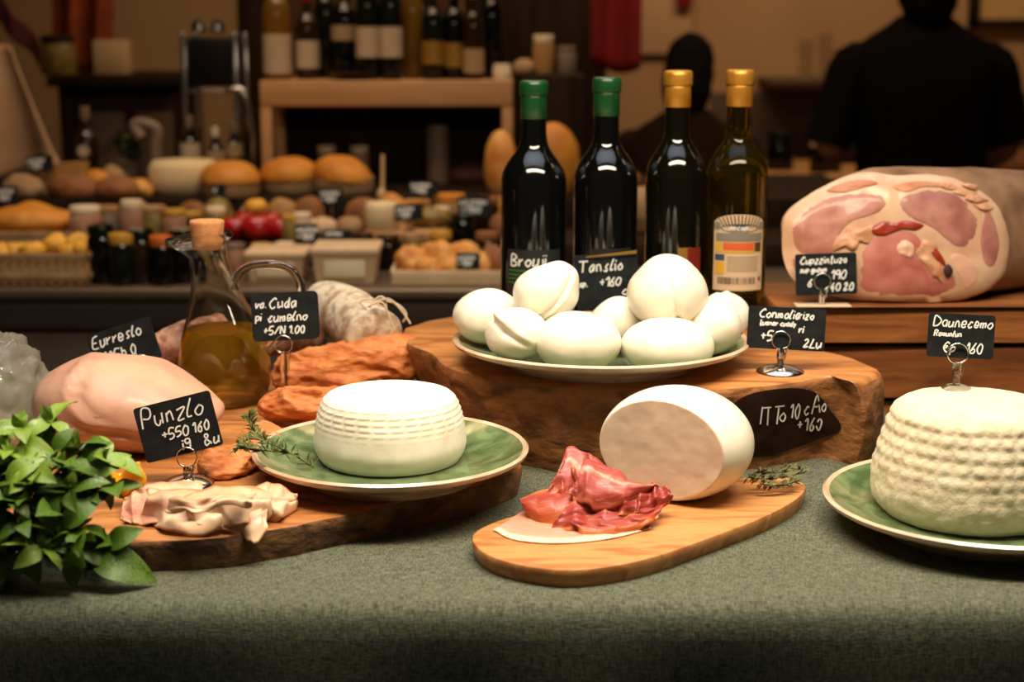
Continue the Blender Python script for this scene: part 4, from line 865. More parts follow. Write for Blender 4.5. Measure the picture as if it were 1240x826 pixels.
YELF = mat('yellow_pasta', (214, 150, 36), .6, (226, 172, 60), (176, 104, 22), scale=30, ramp=(.34, .58), bump=.4)
LEAFD = mat('dim_foliage', (56, 72, 24), .6, (36, 50, 16), scale=40)
# ------------------------------------------------------------------ front row (on the worktop)
def basket(label, px0, px1, Y, d, h, z, m_, sl=.016, group='baskets on the rear counter'):
    x0, x1 = ay(px0, 330, Y).x, ay(px1, 330, Y).x; b = empty('basket', ((x0 + x1) / 2, Y + d / 2, z)); tag(b, label, 'basket', group)
    obj('basket_base', box(x0 + .008, x1 - .008, Y + .008, Y + d - .008, z + .0005, z + .010, .001), m_, b)
    first = None
    def slat(x, y, rz):
        nonlocal first
        if first is None: first = obj('slat', box(-sl * .42, sl * .42, -.003, .003, 0, h - .012, .001, 1), m_, b, origin=(0, 0, 0)); o = first
        else: o = first.copy(); COL.objects.link(o)
        o.parent = b; o.location = Vector((x, y, z + .001)) - b.location; o.rotation_euler = (0, 0, rz)
    nx = max(3, int((x1 - x0 - .01) / sl)); ny = max(3, int((d - .01) / sl))
    for i in range(nx):
        x = x0 + .008 + (x1 - x0 - .016) * (i + .5) / nx; slat(x, Y + .004, 0); slat(x, Y + d - .004, 0)
    for i in range(ny):
        y = Y + .008 + (d - .016) * (i + .5) / ny; slat(x0 + .004, y, R(90)); slat(x1 - .004, y, R(90))
    for zz in (.35, .97): obj('rim_band', join(box(x0 - .003, x1 + .003, Y - .003, Y + .001, z + h * zz - .008, z + h * zz + .004, .001), box(x0 - .003, x1 + .003, Y + d - .001, Y + d + .003, z + h * zz - .008, z + h * zz + .004, .001), box(x0 - .003, x0 + .001, Y - .003, Y + d + .003, z + h * zz - .008, z + h * zz + .004, .001), box(x1 - .001, x1 + .003, Y - .003, Y + d + .003, z + h * zz - .008, z + h * zz + .004, .001)), m_, b)
    return x0, x1
x0, x1 = basket('slatted wicker basket at the left end of the rear counter', -30, 106, 2.775, .17, .058, CT, WICK)
rp = random.Random(4)
for i in range(7):
    x = x0 + .03 + .030 * i; solo('pasta_bundle', blob((x, 2.84 + rp.uniform(-.02, .03), CT + .052 + rp.uniform(0, .012)), (.024, .022, .018), 3, .006, 45, i), YELF, ['yellow pasta bundle at the far left of the slatted basket', 'second yellow pasta bundle from the left in the basket', 'third yellow pasta bundle from the left in the basket', 'yellow pasta bundle in the middle of the basket', 'third yellow pasta bundle from the right in the basket', 'second yellow pasta bundle from the right in the basket', 'yellow pasta bundle at the right end of the basket'][i], 'pasta', 'pasta bundles in the basket')
wp = empty('wrapped_snack', (ay(95, 300, 2.86).x, 2.90, CT + .03)); tag(wp, 'yellow paper packet leaning at the right end of the basket', 'packet')
obj('packet', blob(ay(94, 299, 2.86), (.026, .016, .026), 3, .005, 40, 2, None, Matrix.Rotation(R(-30), 3, 'Y')), YELF, wp)
for i, (px, Y, h, r, m_, cp) in enumerate([(124, 2.82, .105, .026, GDARK, GDGRN), (148, 2.80, .092, .024, GDGRN, CAPG), (172, 2.82, .098, .025, GBRN, GDGRN), (197, 2.80, .088, .024, GDARK, CAPO), (222, 2.82, .098, .026, GDARK, GDGRN)]):
    jar(['black glass jar next to the slatted basket', 'dark green jar with a yellow lid on the rear counter', 'dark brown jar left of the cruet on the rear counter', 'black jar with an orange lid left of the cruet', 'black jar directly behind the cruet'][i], px, 320, Y, h, r, m_, cp, CT, 'dark jars on the rear counter')
def carton(label, px0, px1, Y, h, flap=True):
    a, b = ay(px0, 330, Y).x, ay(px1, 330, Y).x; w_ = b - a; r = empty('paper_box', ((a + b) / 2, Y + .05, CT)); tag(r, label, 'box', 'cream paper boxes')
    V = [(a + w_ * .06, Y + .008, CT + .0005), (b - w_ * .06, Y + .008, CT + .0005), (b - w_ * .06, Y + .10, CT + .0005), (a + w_ * .06, Y + .10, CT + .0005), (a, Y, CT + h * .8), (b, Y, CT + h * .8), (b, Y + .11, CT + h * .8), (a, Y + .11, CT + h * .8)]
    obj('box_body', ([Vector(v) for v in V], [(3, 2, 1, 0), (0, 1, 5, 4), (1, 2, 6, 5), (2, 3, 7, 6), (3, 0, 4, 7), (4, 5, 6, 7)]), PAPER, r, smooth=False)
    obj('lid', box(a - .004, b + .004, Y - .004, Y + .114, CT + h * .78, CT + h, .004), PAPER, r); obj('front_label', box(a + w_ * .18, b - w_ * .18, Y - .001, Y + .004, CT + h * .18, CT + h * .66, .001), CREAMY, r)
carton('cream paper box in the middle of the rear counter', 378, 456, 2.80, .066)
carton('cream paper box seen through the cruet handle', 298, 368, 2.82, .056)
x0, x1 = ay(472, 330, 2.79).x, ay(618, 330, 2.79).x
tr = empty('pastry_tray', ((x0 + x1) / 2, 2.86, CT)); tag(tr, 'cream tray of golden pastries on the rear counter', 'tray')
obj('tray', join(box(x0, x1, 2.79, 2.95, CT + .0005, CT + .008, .002), box(x0, x1, 2.79, 2.796, CT + .004, CT + .026, .002), box(x0, x1, 2.944, 2.95, CT + .004, CT + .026, .002), box(x0, x0 + .006, 2.79, 2.95, CT + .004, CT + .026, .002), box(x1 - .006, x1, 2.79, 2.95, CT + .004, CT + .026, .002)), PAPER, tr)
for i, (fx, fy, s, l_) in enumerate([(.17, 2.86, 1.0, 'golden pastry at the left end of the tray'), (.38, 2.88, 1.1, 'tall golden pastry left of the small black card in the tray'), (.58, 2.90, 1.05, 'golden pastry behind the small black card in the tray'), (.72, 2.83, .75, 'pale pastry in front of the small black card'), (.88, 2.88, .95, 'brown pastry at the right end of the tray'), (.30, 2.82, .7, 'small pale pastry at the front left of the tray'), (.5, 2.825, .7, 'small pastry at the front centre of the tray')]):
    solo('pastry', blob((x0 + (x1 - x0) * fx, fy, CT + .009 + .026 * s), (.032 * s, .028 * s, .027 * s), 4, .007, 38, i, None, None, -.0255 * s), PASTRY if i != 4 else CRUSTD, l_, 'pastry', 'pastries in the tray', 180)
minisign('small black price card stuck into the pastry tray', 567, 316, 2.80, .042, .028, CT + .009, 0)
# ------------------------------------------------------------------ second row (lower step)
x0, x1 = ay(-40, 280, 3.02).x, ay(90, 280, 3.02).x
tr = empty('bread_tray', ((x0 + x1) / 2, 3.08, T1)); tag(tr, 'wooden tray under the long flat bread at the left', 'tray')
obj('tray', join(box(x0, x1, 3.005, 3.17, T1 + .0005, T1 + .012, .003), box(x0, x1, 3.005, 3.012, T1 + .006, T1 + .022, .002)), WICK, tr)
solo('flat_bread', blob(((x0 + x1) / 2 - .005, 3.09, T1 + .0125 + .022), ((x1 - x0) / 2 - .01, .065, .030), 4, .007, 26, 3, None, None, -.0215), CRUST, 'long golden flat bread on the tray at the left', 'bread', 'breads', 180)
for i, (px, h, r, m_, ld, l_) in enumerate([(104, .062, .030, PINKM, CREAMY, 'pinkish preserve jar beside the long flat bread'), (132, .060, .022, GREYC, WEDGE, 'grey jar second from the long flat bread'), (160, .072, .021, PINKM, CREAMY, 'jar with a cream paper lid left of the cruet neck'), (186, .060, .026, OLV, WICK, 'jar of mixed olives with a tan lid'), (212, .056, .022, PINKM, CAPG, 'jar with a gold lid left of the cruet cork'), (262, .058, .020, OLV, CREAMY, 'olive jar just behind the cork stopper'), (366, .050, .018, PAPER, CREAMY, 'cream jar just right of the tomatoes'), (232, .05, .02, GBRN, CAPG, 'brown jar behind the cruet neck'), (352, .046, .018, OLV, CAPG, 'small olive jar left of the two dark cards')]):
    jar(l_, px, 270, 3.03 + .02 * (i % 2), h * 1.12, r * 1.05, m_, ld, T1)
for i, (px, py, Y, r, l_) in enumerate([(284, 272, 3.05, .029, 'red tomato just right of the cork stopper'), (312, 276, 3.03, .033, 'large red tomato in the middle of the heap'), (340, 272, 3.045, .029, 'red tomato at the right end of the heap'), (298, 262, 3.12, .030, 'red tomato at the back of the heap'), (326, 268, 3.12, .030, 'smaller red tomato at the back right of the heap')]):
    c = ay(px, py, Y); c.z = T1 + r * .86 + .001; to = empty('tomato', (c.x, c.y, T1)); tag(to, l_, 'tomato', 'tomatoes on the lower step')
    obj('tomato_flesh', blob(c, (r, r, r * .86), 3, .001, 30, i, lambda u, p: p - Vector((0, 0, .006)) * max(0, u.z) ** 8), TOM, to, ang=180)
    obj('stalk', lathe([(0, r * .62), (.004, r * .66), (.006, r * .74), (.0015, r * .78), (.001, r * .98), (0, r * .98)], 8, c), LEAFD, to)
solo('lemon_half', blob(ay(310, 250, 3.075) , (.022, .022, .016), 3, .002, 40, 2), YELF, 'yellow fruit lying on the red tomatoes', 'fruit')
minisign('black price card standing right of the tomatoes', 371, 283, 2.92, .042, .036, CT, 0)
minisign('wide black price card above the cream paper box', 410, 286, 2.915, .052, .022, CT, 0, ('ucsnou',))
for i, (px, r, l_) in enumerate([(352, .024, 'cream bun left of the wide black card'), (392, .026, 'cream bun above the wide black card'), (422, .028, 'cream bun right of the wide black card'), (376, .022, 'small cream bun behind the dark card')]):
    loaf(l_, px, 3.14, T1, r, r, r * .85, PAPER if i % 2 else PALEB, i, 'cream buns on the lower step', name='bun')
c = Vector((ay(462, 260, 3.04).x, 3.05, T1 + .022)); wb = box(ay(440, 280, 3.02).x, ay(540, 280, 3.02).x, 3.012, 3.12, T1 + .0005, T1 + .0215, .003)
solo('wooden_crate', wb, SHW, 'flat wooden crate under the small white cheese', 'crate')
solo('small_cheese', lathe([(0, 0), (.031, 0), (.034, .004), (.033, .045), (.029, .053), (0, .055)], 40, (c.x, c.y, T1 + .022)), WCHEESE, 'small white cheese drum on the flat wooden crate', 'cheese')
minisign('grey price card beside the small white cheese', 495, 257, 3.018, .054, .030, T1 + .022, 3)
solo('olive_dish', blob((ay(520, 270, 3.1).x, 3.085, T1 + .022 + .018), (.045, .03, .020), 4, .006, 60, 2, None, None, -.0175), OLV, 'heap of olives and herbs on the flat wooden crate', 'olives')
SPW = mat('pale_spoon_wood', (196, 160, 104), .6)
solo('wooden_spoon', join(tube(cr([(c.x - .002, c.y + .02, T1 + .080), (c.x, c.y + .025, T1 + .11), (c.x + .001, c.y + .03, T1 + .165)], 4), [.004] * 9, 10), blob((c.x - .002, c.y + .02, T1 + .089), (.009, .006, .011), 3)), SPW, 'pale wooden spoon standing behind the small white cheese', 'spoon')
for i, (px, py, Y, w_, h_, l_) in enumerate([(513, 228, 3.16, .058, .030, 'grey price card on the upper right of the rear counter'), (574, 250, 3.10, .062, .040, 'large grey price card left of the first wine bottle')]):
    minisign(l_, px, py, Y, w_, h_, T1, 0, ('ucsnou', '+1160'))
for i, (px, Y, h, r, m_, ld, l_) in enumerate([(505, 3.19, .062, .030, GREYC, PASTRY, 'grey dish jar behind the grey card'), (545, 3.19, .075, .034, WICK, CRUST, 'tan tub with golden top right of the grey card'), (590, 3.18, .070, .030, GBRN, CRUSTD, 'brown jar beside the first wine bottle'), (560, 3.06, .05, .024, GDARK, GDARK, 'black jar under the large grey card'), (530, 3.13, .055, .026, GBRN, CREAMY, 'brown jar with cream lid behind the grey card')]):
    jar(l_, px, 270, Y, h, r, m_, ld, T1)
for i, (px, h, r, m_, ld, l_) in enumerate([(246, .072, .026, OLV, WICK, 'olive jar behind the cruet body on the worktop'), (284, .050, .024, PINKM, GREYC, 'pinkish jar just right of the cruet neck'), (316, .050, .022, OLV, CAPG, 'olive jar with gold lid over the cruet handle'), (345, .052, .022, GREYC, CREAMY, 'grey jar with cream lid left of the dark cards'), (440, .070, .024, GBRN, GBRN, 'brown jar peeking over the cream box'), (470, .066, .026, GDARK, GBRN, 'black jar between the cream box and the pastries'), (500, .070, .024, OLV, WICK, 'olive jar behind the left of the pastry tray'), (534, .074, .025, GBRN, CAPG, 'brown jar with gold lid behind the pastry tray'), (590, .072, .026, GBRN, CRUSTD, 'brown jar behind the right end of the pastry tray')]):
    jar(l_, px, 300, 2.975 - .0004 * i, h, r * .9, m_, ld, CT, 'jars behind the front row')
for i, (px, rx, rz, m_, l_) in enumerate([(166, .03, .032, PALEB, 'pale lump of bread behind the cream lidded jar'), (232, .034, .030, CRUSTD, 'dark roll under the white cheese wheel'), (262, .03, .034, OLV, 'olive bread left of the small black card'), (308, .034, .030, PALEB, 'pale roll under the golden round breads'), (340, .034, .034, WEDGE, 'tan roll under the middle round bread'), (372, .032, .036, CRUSTD, 'dark roll left of the black card'), (440, .036, .034, CRUSTD, 'dark roll behind the small white cheese'), (474, .03, .038, PASTRY, 'golden brown roll behind the wooden spoon'), (618, .034, .04, CRUST, 'golden roll behind the first wine bottle')]):
    loaf(l_, px, 3.182, T1, rx * 1.1, .030, rz * 1.3, m_, i + 50, 'rolls on the lower step', name='bread_roll', amp=.005)
# ------------------------------------------------------------------ third row (upper step)
c = Vector((ay(221, 200, 3.36).x, 3.37, T2 + .0005))
solo('white_cheese', lathe([(0, 0), (.066, 0), (.073, .006), (.076, .030), (.073, .056), (.064, .068), (0, .072)], 56, c), WCHEESE, 'pale white cheese wheel at the back left of the rear counter', 'cheese')
def burger(label, px, Y, rx, rz, tilt, seed, m_=CRUST):
    c = Vector((ay(px, 210, Y).x, Y, T2 + .002)); b = empty('round_bread', c); tag(b, label, 'bread', 'round breads on the upper step')
    obj('crumb_side', lathe([(0, 0), (rx * .88, 0), (rx * .95, .008), (rx * .95, .034), (0, .036)], 40, c), PALEB, b)
    obj('crust_top', blob(c + Vector((0, 0, .032)), (rx, rx, rz), 4, .003, 20, seed, None, Matrix.Rotation(R(tilt), 3, 'Y'), -.006), m_, b, ang=180)
burger('golden round bread directly behind the oil cruet cork', 279, 3.29, .064, .042, 0, 1)
burger('golden domed round bread in the middle of the row', 351, 3.36, .064, .044, 0, 2)
burger('golden round bread with tilted crust at the right of the row', 416, 3.34, .068, .044, 24, 3)
minisign('black card in front of the golden round bread', 265, 235, 3.19, .026, .040, T1, 0, ('c',))
minisign('black card between two golden round breads', 401, 238, 3.20, .048, .034, T1, 0)
a = ay(75, 190, 3.36); V = [Vector(v) for v in [(a.x - .055, 3.34, T2 + .001), (a.x + .060, 3.34, T2 + .001), (a.x + .03, 3.46, T2 + .001), (a.x - .05, 3.34, T2 + .062), (a.x + .04, 3.34, T2 + .066), (a.x + .03, 3.46, T2 + .060)]]
solo('cheese_wedge', (V, [(2, 1, 0), (3, 4, 5), (0, 1, 4, 3), (1, 2, 5, 4), (2, 0, 3, 5)]), WEDGE, 'aged brown cheese wedge with a black card at the left', 'cheese', None, 20)
minisign('black price card in front of the aged cheese wedge', 48, 198, 3.325, .056, .032, T2, 4)
minisign('black price card at the far left edge of the rear counter', 6, 236, 3.17, .05, .036, T1, 0)
for i, (px, Y, rx, rz, m_, l_) in enumerate([(28, 3.285, .042, .030, PALEB, 'pale rough loaf left below the aged cheese wedge'), (88, 3.275, .055, .030, CRUSTD, 'dark crusty loaf below the aged cheese wedge'), (140, 3.275, .050, .028, CRUSTD, 'dark crusty loaf left of the cheese wheel'), (168, 3.30, .032, .022, PASTRY, 'small brown roll beside the cheese wheel'), (118, 3.33, .030, .034, CRUST, 'small golden roll behind the dark loaves'), (136, 3.36, .03, .038, PALEB, 'small pale roll behind the dark loaves')]):
    loaf(l_, px, Y, T2, rx, .030, rz, m_, i + 4, 'crusty loaves on the upper step', amp=.006)
for i, (px, Y, rx, rz, m_, l_) in enumerate([(50, 3.205, .085, .024, CRUSTD, 'long dark loaf behind the flat bread'), (130, 3.20, .060, .026, CRUSTD, 'dark loaf behind the row of jars'), (196, 3.20, .04, .026, WEDGE, 'tan loaf under the cheese wheel')]):
    loaf(l_, px, Y, T1, rx, .03, rz, m_, i + 14, 'dark loaves on the lower step', amp=.006)
bt = bottle('dark bottle with a round cream label at the left', 106, 3.50, T2, .175, .026, GBRN, GREYC, None, group='bottles on the upper step')
obj('round_label', xf(lathe([(0, 0), (.013, 0), (.013, .0015), (0, .0015)], 24), Matrix.Translation((bt.location.x, 3.4735, T2 + .080)) @ Matrix.Rotation(R(90), 4, 'X')), LWHT, bt)
pl = empty('potted_herb', (ay(148, 190, 3.60).x, 3.60, T2)); tag(pl, 'small dim green potted herb behind the cheese wheel', 'plant')
pc = Vector(pl.location); obj('pot', lathe([(0, 0), (.03, 0), (.036, .045), (.033, .045), (.028, .01), (0, .01)], 28, pc + Vector((0, 0, .0005))), GREYC, pl); obj('soil', lathe([(0, .036), (.032, .036)], 20, pc), DARKW, pl)
rr = random.Random(8); V, F = [], []
for i in range(150):
    d = Vector((rr.gauss(0, 1), rr.gauss(0, 1), abs(rr.gauss(0, 1)) * .9)).normalized(); p = pc + Vector((0, 0, .055)) + Vector((d.x * .045, d.y * .04, d.z * .05)) * rr.uniform(.5, 1); s = d.cross(Vector((.3, .2, 1))).normalized() * .006; b = len(V)
    V += [p, p + d * .009 + s, p + d * .022, p + d * .009 - s]; F.append((b, b + 1, b + 2, b + 3))
f = obj('foliage', (V, F), LEAFD, pl, smooth=False); f['kind'] = 'stuff'
solo('white_tap', tube(cr([ay(172, 168, 3.46), ay(163, 152, 3.47), ay(176, 150, 3.47), ay(190, 158, 3.47), ay(189, 180, 3.47), (ay(188, 200, 3.47).x, 3.47, T2 + .006)], 6), .0135, 14), GREYC, 'white curved pipe bending over behind the cheese wheel', 'pipe')
# ------------------------------------------------------------------ bottles on the shelf
B = [(340, 3.52, .26, .031, GAMB, CAPG, LWHT, (.05, .38), 'amber bottle with a large white label at the left of the shelf'), (376, 3.54, .20, .026, GBRN, CAPR, LWHT, (.12, .42), 'bottle with a red cap and small white label'), (421, 3.56, .235, .030, GDARK, CAPW, LTAN, (.36, .5), 'black bottle with a rounded pale label'),
     (448, 3.50, .285, .0255, GDGRN, CAPW, LWHT, (.17, .40), 'dark bottle with white label, left of the matching pair'), (475.5, 3.50, .285, .0255, GDGRN, CAPO, LWHT, (.17, .40), 'dark bottle with white label and orange cap'), (502, 3.57, .27, .024, GAMB, CAPG, None, None, 'plain amber bottle in the middle of the shelf'),
     (526, 3.52, .22, .026, GDGRN, CAPO, LGLD, (.15, .38), 'dark green bottle with a gold label'), (551, 3.53, .22, .025, GDARK, CAPW, LGLD, (.12, .36), 'black bottle with a gold label'), (574, 3.51, .21, .023, GBRN, CAPW, LTAN, (.07, .32), 'brown bottle with a tall tan label'), (596, 3.58, .25, .026, GDARK, GREYC, None, None, 'plain black bottle at the right end of the shelf'), (398, 3.60, .26, .026, GDGRN, CAPG, None, None, 'dark green bottle behind the red capped one'), (516, 3.61, .28, .026, GBRN, CAPW, None, None, 'brown bottle at the back of the shelf')]
for px, Y, h, r, gl, cp, lb, lh, l_ in B: bottle(l_, px, Y, SHZ, h, r, gl, cp, lb, lh or (.2, .5))
jar('little cream jar at the right end of the shelf', 608, 90, 3.48, .034, .02, CREAMY, CREAMY, SHZ, 'small things on the shelf')
solo('dark_dish', lathe([(0, 0), (.03, 0), (.05, .016), (.046, .018), (.028, .004), (0, .004)], 32, (ay(425, 90, 3.48).x, 3.495, SHZ + .0005)), GBRN, 'low dark dish on the shelf in front of the bottles', 'dish')
for i, (px, h, r, m_, ld, l_) in enumerate([(395, .085, .022, GREYC, CREAMY, 'grey jar inside the wooden shelf'), (435, .085, .022, PINKM, CAPW, 'pinkish jar inside the wooden shelf'), (530, .13, .026, GREYC, GREYC, 'tall grey jar inside the wooden shelf')]):
    jar(l_, px, 170, 3.56, h, r, m_, ld, T2, 'jars inside the wooden shelf')
loaf('dark red sausage lying inside the wooden shelf', 575, 3.58, T2, .07, .03, .028, mat('dark_sausage', (92, 48, 34), .6), 4, None, 'sausage', 'sausage')
# ------------------------------------------------------------------ behind the wine bottles
for i, (px, py, Y, rx, rz, m_, l_) in enumerate([(668, 180, 3.30, .06, .085, CRUST, 'big golden loaf standing between the green capped bottles'), (606, 190, 3.32, .035, .075, PASTRY, 'tall brown loaf left of the first wine bottle'), (610, 290, 3.05, .03, .03, CRUSTD, 'brown roll left of the first wine bottle')]):
    loaf(l_, px, Y, T2 if i < 2 else T1, rx, .045, rz, m_, i + 30, 'loaves behind the wine bottles', low=.8)
x0, x1 = ay(630, 90, 3.5).x, ay(708, 90, 3.5).x
solo('dark_crate', box(x0, x1, 3.48, 3.66, T2 + .0005, 1.352, .006), DARKW, 'dark wooden crate standing behind the green capped bottles', 'crate')
jar('tan jar with a pale lid on top of the dark crate', 658, 60, 3.55, .085, .024, WEDGE, CREAMY, 1.352, 'jars on the dark crate'); jar('glass jar right of the tan jar on the dark crate', 686, 60, 3.56, .06, .022, GREYC, GREYC, 1.352, 'jars on the dark crate')
for px, r, l_ in ((634, .025, 'round cream bun on the dark crate'),): loaf(l_, px, 3.53, 1.352, r, r, r * .8, PALEB, 3, None, name='bun')
for i, (px, Y, z, rx, rz, m_, l_) in enumerate([(745, 3.35, T2, .06, .03, CRUSTD, 'dark loaf seen between the second and third wine bottles'), (778, 3.18, T1, .05, .05, PALEB, 'pale loaf left of the third wine bottle')]):
    loaf(l_, px, Y, z, rx, .04, rz, m_, i + 40, 'loaves behind the wine bottles', low=.8)
# ================================================================== hall furniture at the back
def panel(name, px0, px1, py0, py1, Y, d, m_, label, cat, group=None, bev=.004):
    a, b = ay(px0, py0, Y), ay(px1, py1, Y); return solo(name, box(a.x, b.x, Y, Y + d, b.z, a.z, bev), m_, label, cat, group)
cb = ay(60, 92, 4.4); x0, x1 = ay(55, 92, 4.4).x, ay(214, 92, 4.4).x
sd = empty('sideboard', ((x0 + x1) / 2, 4.6, 0)); tag(sd, 'dark sideboard against the left part of the back wall', 'sideboard')
GRYP = mat('grey_door_panel', (84, 66, 48), .7)
obj('body', box(x0 + .02, x1 - .02, 4.44, 4.85, 0, cb.z - .03, .004), DARKW, sd); obj('top', box(x0, x1, 4.4, 4.88, cb.z - .03, cb.z, .003), DARKW, sd)
for a, b in ((108, 150), (165, 208)): obj('door', box(ay(a, 130, 4.43).x, ay(b, 130, 4.43).x, 4.425, 4.44, .5, cb.z - .10, .003), GRYP, sd)
a = ay(132, 70, 4.5); solo('white_box', box(a.x - .045, a.x + .045, 4.5, 4.58, cb.z + .0005, cb.z + .095, .003), PAPER, 'white box standing on the dark sideboard', 'box')
jar('large olive coloured jar on the dark sideboard', 70, 60, 4.5, .11, .05, OLV, DARKW, cb.z, 'things on the sideboard')
ORC = mat('orange_cloth', (150, 66, 26), .8, (110, 44, 18), scale=8)
a = ay(88, 10, 4.55); solid(solo('orange_cloth', grid(lambda u, v: (a.x - .09 + .17 * u + .02 * v, 4.62 + .02 * math.sin(u * 14), cb.z + .005 + .30 * v * (1 - .2 * u)), 30, 8), ORC, 'orange brown cloth bundle hanging above the sideboard', 'cloth'), .004)
# rack with shiny domed top
RK = mat('black_rack_metal', (14, 11, 9), .5, spec=.2); rx0, rx1 = ay(222, 100, 3.62).x, ay(290, 100, 3.62).x
rk = empty('metal_rack', ((rx0 + rx1) / 2, 3.68, T2)); tag(rk, 'dark metal rack with two shiny domes behind the cheese wheel', 'rack')
zt = ay(250, 40, 3.62).z
for x in (rx0, rx1 - .012):
    for y in (3.60, 3.74): obj('post', box(x, x + .012, y, y + .012, T2 + .0005, zt, .002), CHROME, rk)
obj('body', box(rx0 + .012, rx1 - .012, 3.61, 3.74, ay(250, 105, 3.62).z, zt - .01, .006), RK, rk); obj('rail', box(rx0, rx1 + .02, 3.598, 3.604, ay(250, 112, 3.62).z, ay(250, 108, 3.62).z, .001), CHROME, rk)
for px in (241, 263): obj('dome', lathe([(0, 0), (.017, 0), (.018, .012), (.014, .026), (0, .032)], 24, (ay(px, 30, 3.66).x, 3.66, zt)), CHROME, rk)
bottle('dark bottle with a slanted white label beside the rack', 231, 3.50, T2, .155, .022, GDARK, GREYC, LWHT, (.42, .62), 'bottles by the metal rack'); bottle('dark bottle with pale label in front of the rack', 262, 3.50, T2, .13, .021, GDARK, CAPW, LTAN, (.4, .62), 'bottles by the metal rack'); bottle('black bottle right of the rack with tan label', 284, 3.53, T2, .14, .02, GDGRN, GREYC, LTAN, (.45, .66), 'bottles by the metal rack')
solo('curved_pipe', tube(cr([ay(272, 112, 3.56), ay(290, 108, 3.56), ay(300, 125, 3.56), ay(306, 160, 3.56), (ay(306, 190, 3.56).x, 3.56, T2 + .002)], 6), .007, 10), CHROME, 'thin shiny curved pipe left of the wooden shelf', 'pipe')
# tall dark cabinet, red cloth, poster, right wall shelf and picture
panel('tall_cabinet', 560, 732, -60, 330, 4.7, .4, DARKW, 'tall dark cabinet behind the shelf of bottles', 'cabinet'); panel('dark_pillar', 284, 326, -60, 330, 4.6, .2, DARKW, 'dark wooden pillar left of the bottle shelf', 'pillar'); panel('dark_curtain', 330, 560, -60, 330, 5.0, .05, mat('brown_curtain', (74, 44, 26), .9, (92, 58, 36), scale=4, stretch=(10, 10, .5)), 'brown curtain hanging behind the bottles on the shelf', 'curtain')
REDC = mat('red_cloth', (134, 10, 16), .8, (112, 8, 12), scale=6, stretch=(6, 6, 1))
a, b = ay(717, -60, 4.55), ay(776, 84, 4.55)
solid(solo('red_banner', grid(lambda u, v: (a.x + (b.x - a.x) * u, 4.56 + .012 * math.sin(u * 13), b.z + (a.z - b.z) * v + .012 * (1 - v) * math.cos(u * 5)), 40, 10), REDC, 'dark red cloth banner hanging behind the wine bottles', 'banner'), .004)
panel('pale_poster', 776, 838, -60, 66, 5.57, .02, mat('poster_paper', (196, 156, 116), .8), 'pale poster on the back wall right of the red banner', 'poster'); panel('red_pennant', 820, 838, -60, 10, 5.54, .01, REDC, 'small red cloth above the pale poster', 'banner')
a, b = ay(930, 96, 5.35), ay(1040, 103, 5.35); solo('wall_shelf', box(a.x, b.x, 5.35, 5.598, b.z, a.z, .003), GRYP, 'narrow wall shelf left of the person in black', 'shelf')
for i, (px, h, r, l_) in enumerate([(975, .13, .028, 'clear tumbler on the left of the wall shelf'), (998, .15, .026, 'tall clear tumbler on the wall shelf'), (1018, .10, .03, 'short clear tumbler near the person in black')]):
    c = (ay(px, 90, 5.45).x, 5.45, a.z + .0005); solo('tumbler', lathe([(0, 0), (r * .8, 0), (r, h), (r * .94, h), (r * .75, .005), (0, .005)], 24, c), GLASS, l_, 'glass', 'tumblers on the wall shelf')
pf = ay(1180, -60, 5.56); pq = ay(1300, 34, 5.56); fr = empty('framed_picture', ((pf.x + pq.x) / 2, 5.57, pq.z)); tag(fr, 'pale framed picture high on the wall at the right', 'picture')
obj('frame', join(box(pf.x, pf.x + .03, 5.55, 5.598, pq.z, pf.z, .003), box(pq.x - .03, pq.x, 5.55, 5.598, pq.z, pf.z, .003), box(pf.x, pq.x, 5.55, 5.598, pq.z, pq.z + .03, .003), box(pf.x, pq.x, 5.55, 5.598, pf.z - .03, pf.z, .003)), DARKW, fr); obj('picture_sheet', box(pf.x + .03, pq.x - .03, 5.57, 5.59, pq.z + .03, pf.z - .03, 0), mat('picture_paper', (206, 164, 108), .8), fr, smooth=False)
# back worktop on the right with bottles and urn
bc = ay(970, 213, 4.75); x0 = ay(900, 213, 4.75).x
bw = empty('back_worktop', (1.6, 5.0, 0)); tag(bw, 'wooden back worktop beside the person in black', 'counter'); obj('worktop', box(x0, 3.0, 4.75, 5.32, bc.z - .035, bc.z, .003), SHW, bw); obj('base_cabinet', box(x0 + .03, 2.98, 4.8, 5.28, 0, bc.z - .035, .003), DARKW, bw); tag(obj('trim_1', box(x0, 3.0, 5.585, 5.6, bc.z - .1, ay(970, 112, 5.58).z, .003), GRYP), 'grey splashback panel along the back wall', kind='structure')
bottle('dark bottle with a white label left of the person in black', 992, 4.85, bc.z, .20, .030, GDARK, GDARK, LWHT, (.40, .58), 'bottles on the back worktop'); bottle('second bottle with a pale label next to the person in black', 1008, 4.88, bc.z, .17, .028, GBRN, CAPW, LWHT, (.42, .66), 'bottles on the back worktop')
u = ay(1214, 100, 4.7); ur = empty('drink_urn', (u.x, 4.9, bc.z)); tag(ur, 'tall black urn right of the person in black', 'urn'); hh = ay(1214, 78, 4.9).z - bc.z
obj('urn_body', lathe([(0, 0.001), (.05, .001), (.055, .01), (.055, hh * .82), (.045, hh * .9), (.02, hh * .95), (.012, hh), (0, hh)], 32, (u.x, 4.9, bc.z)), RK, ur); obj('sight_glass', box(u.x - .022, u.x - .012, 4.842, 4.850, bc.z + hh * .3, bc.z + hh * .75, .001), GREYC, ur)
jar('cream tin left of the first bottle on the back worktop', 945, 160, 4.95, .12, .045, GDARK, RK, bc.z, None)
loaf('brown loaf on the back worktop at the right edge', 1228, 4.83, bc.z, .06, .05, .05, CRUSTD, 5, None)
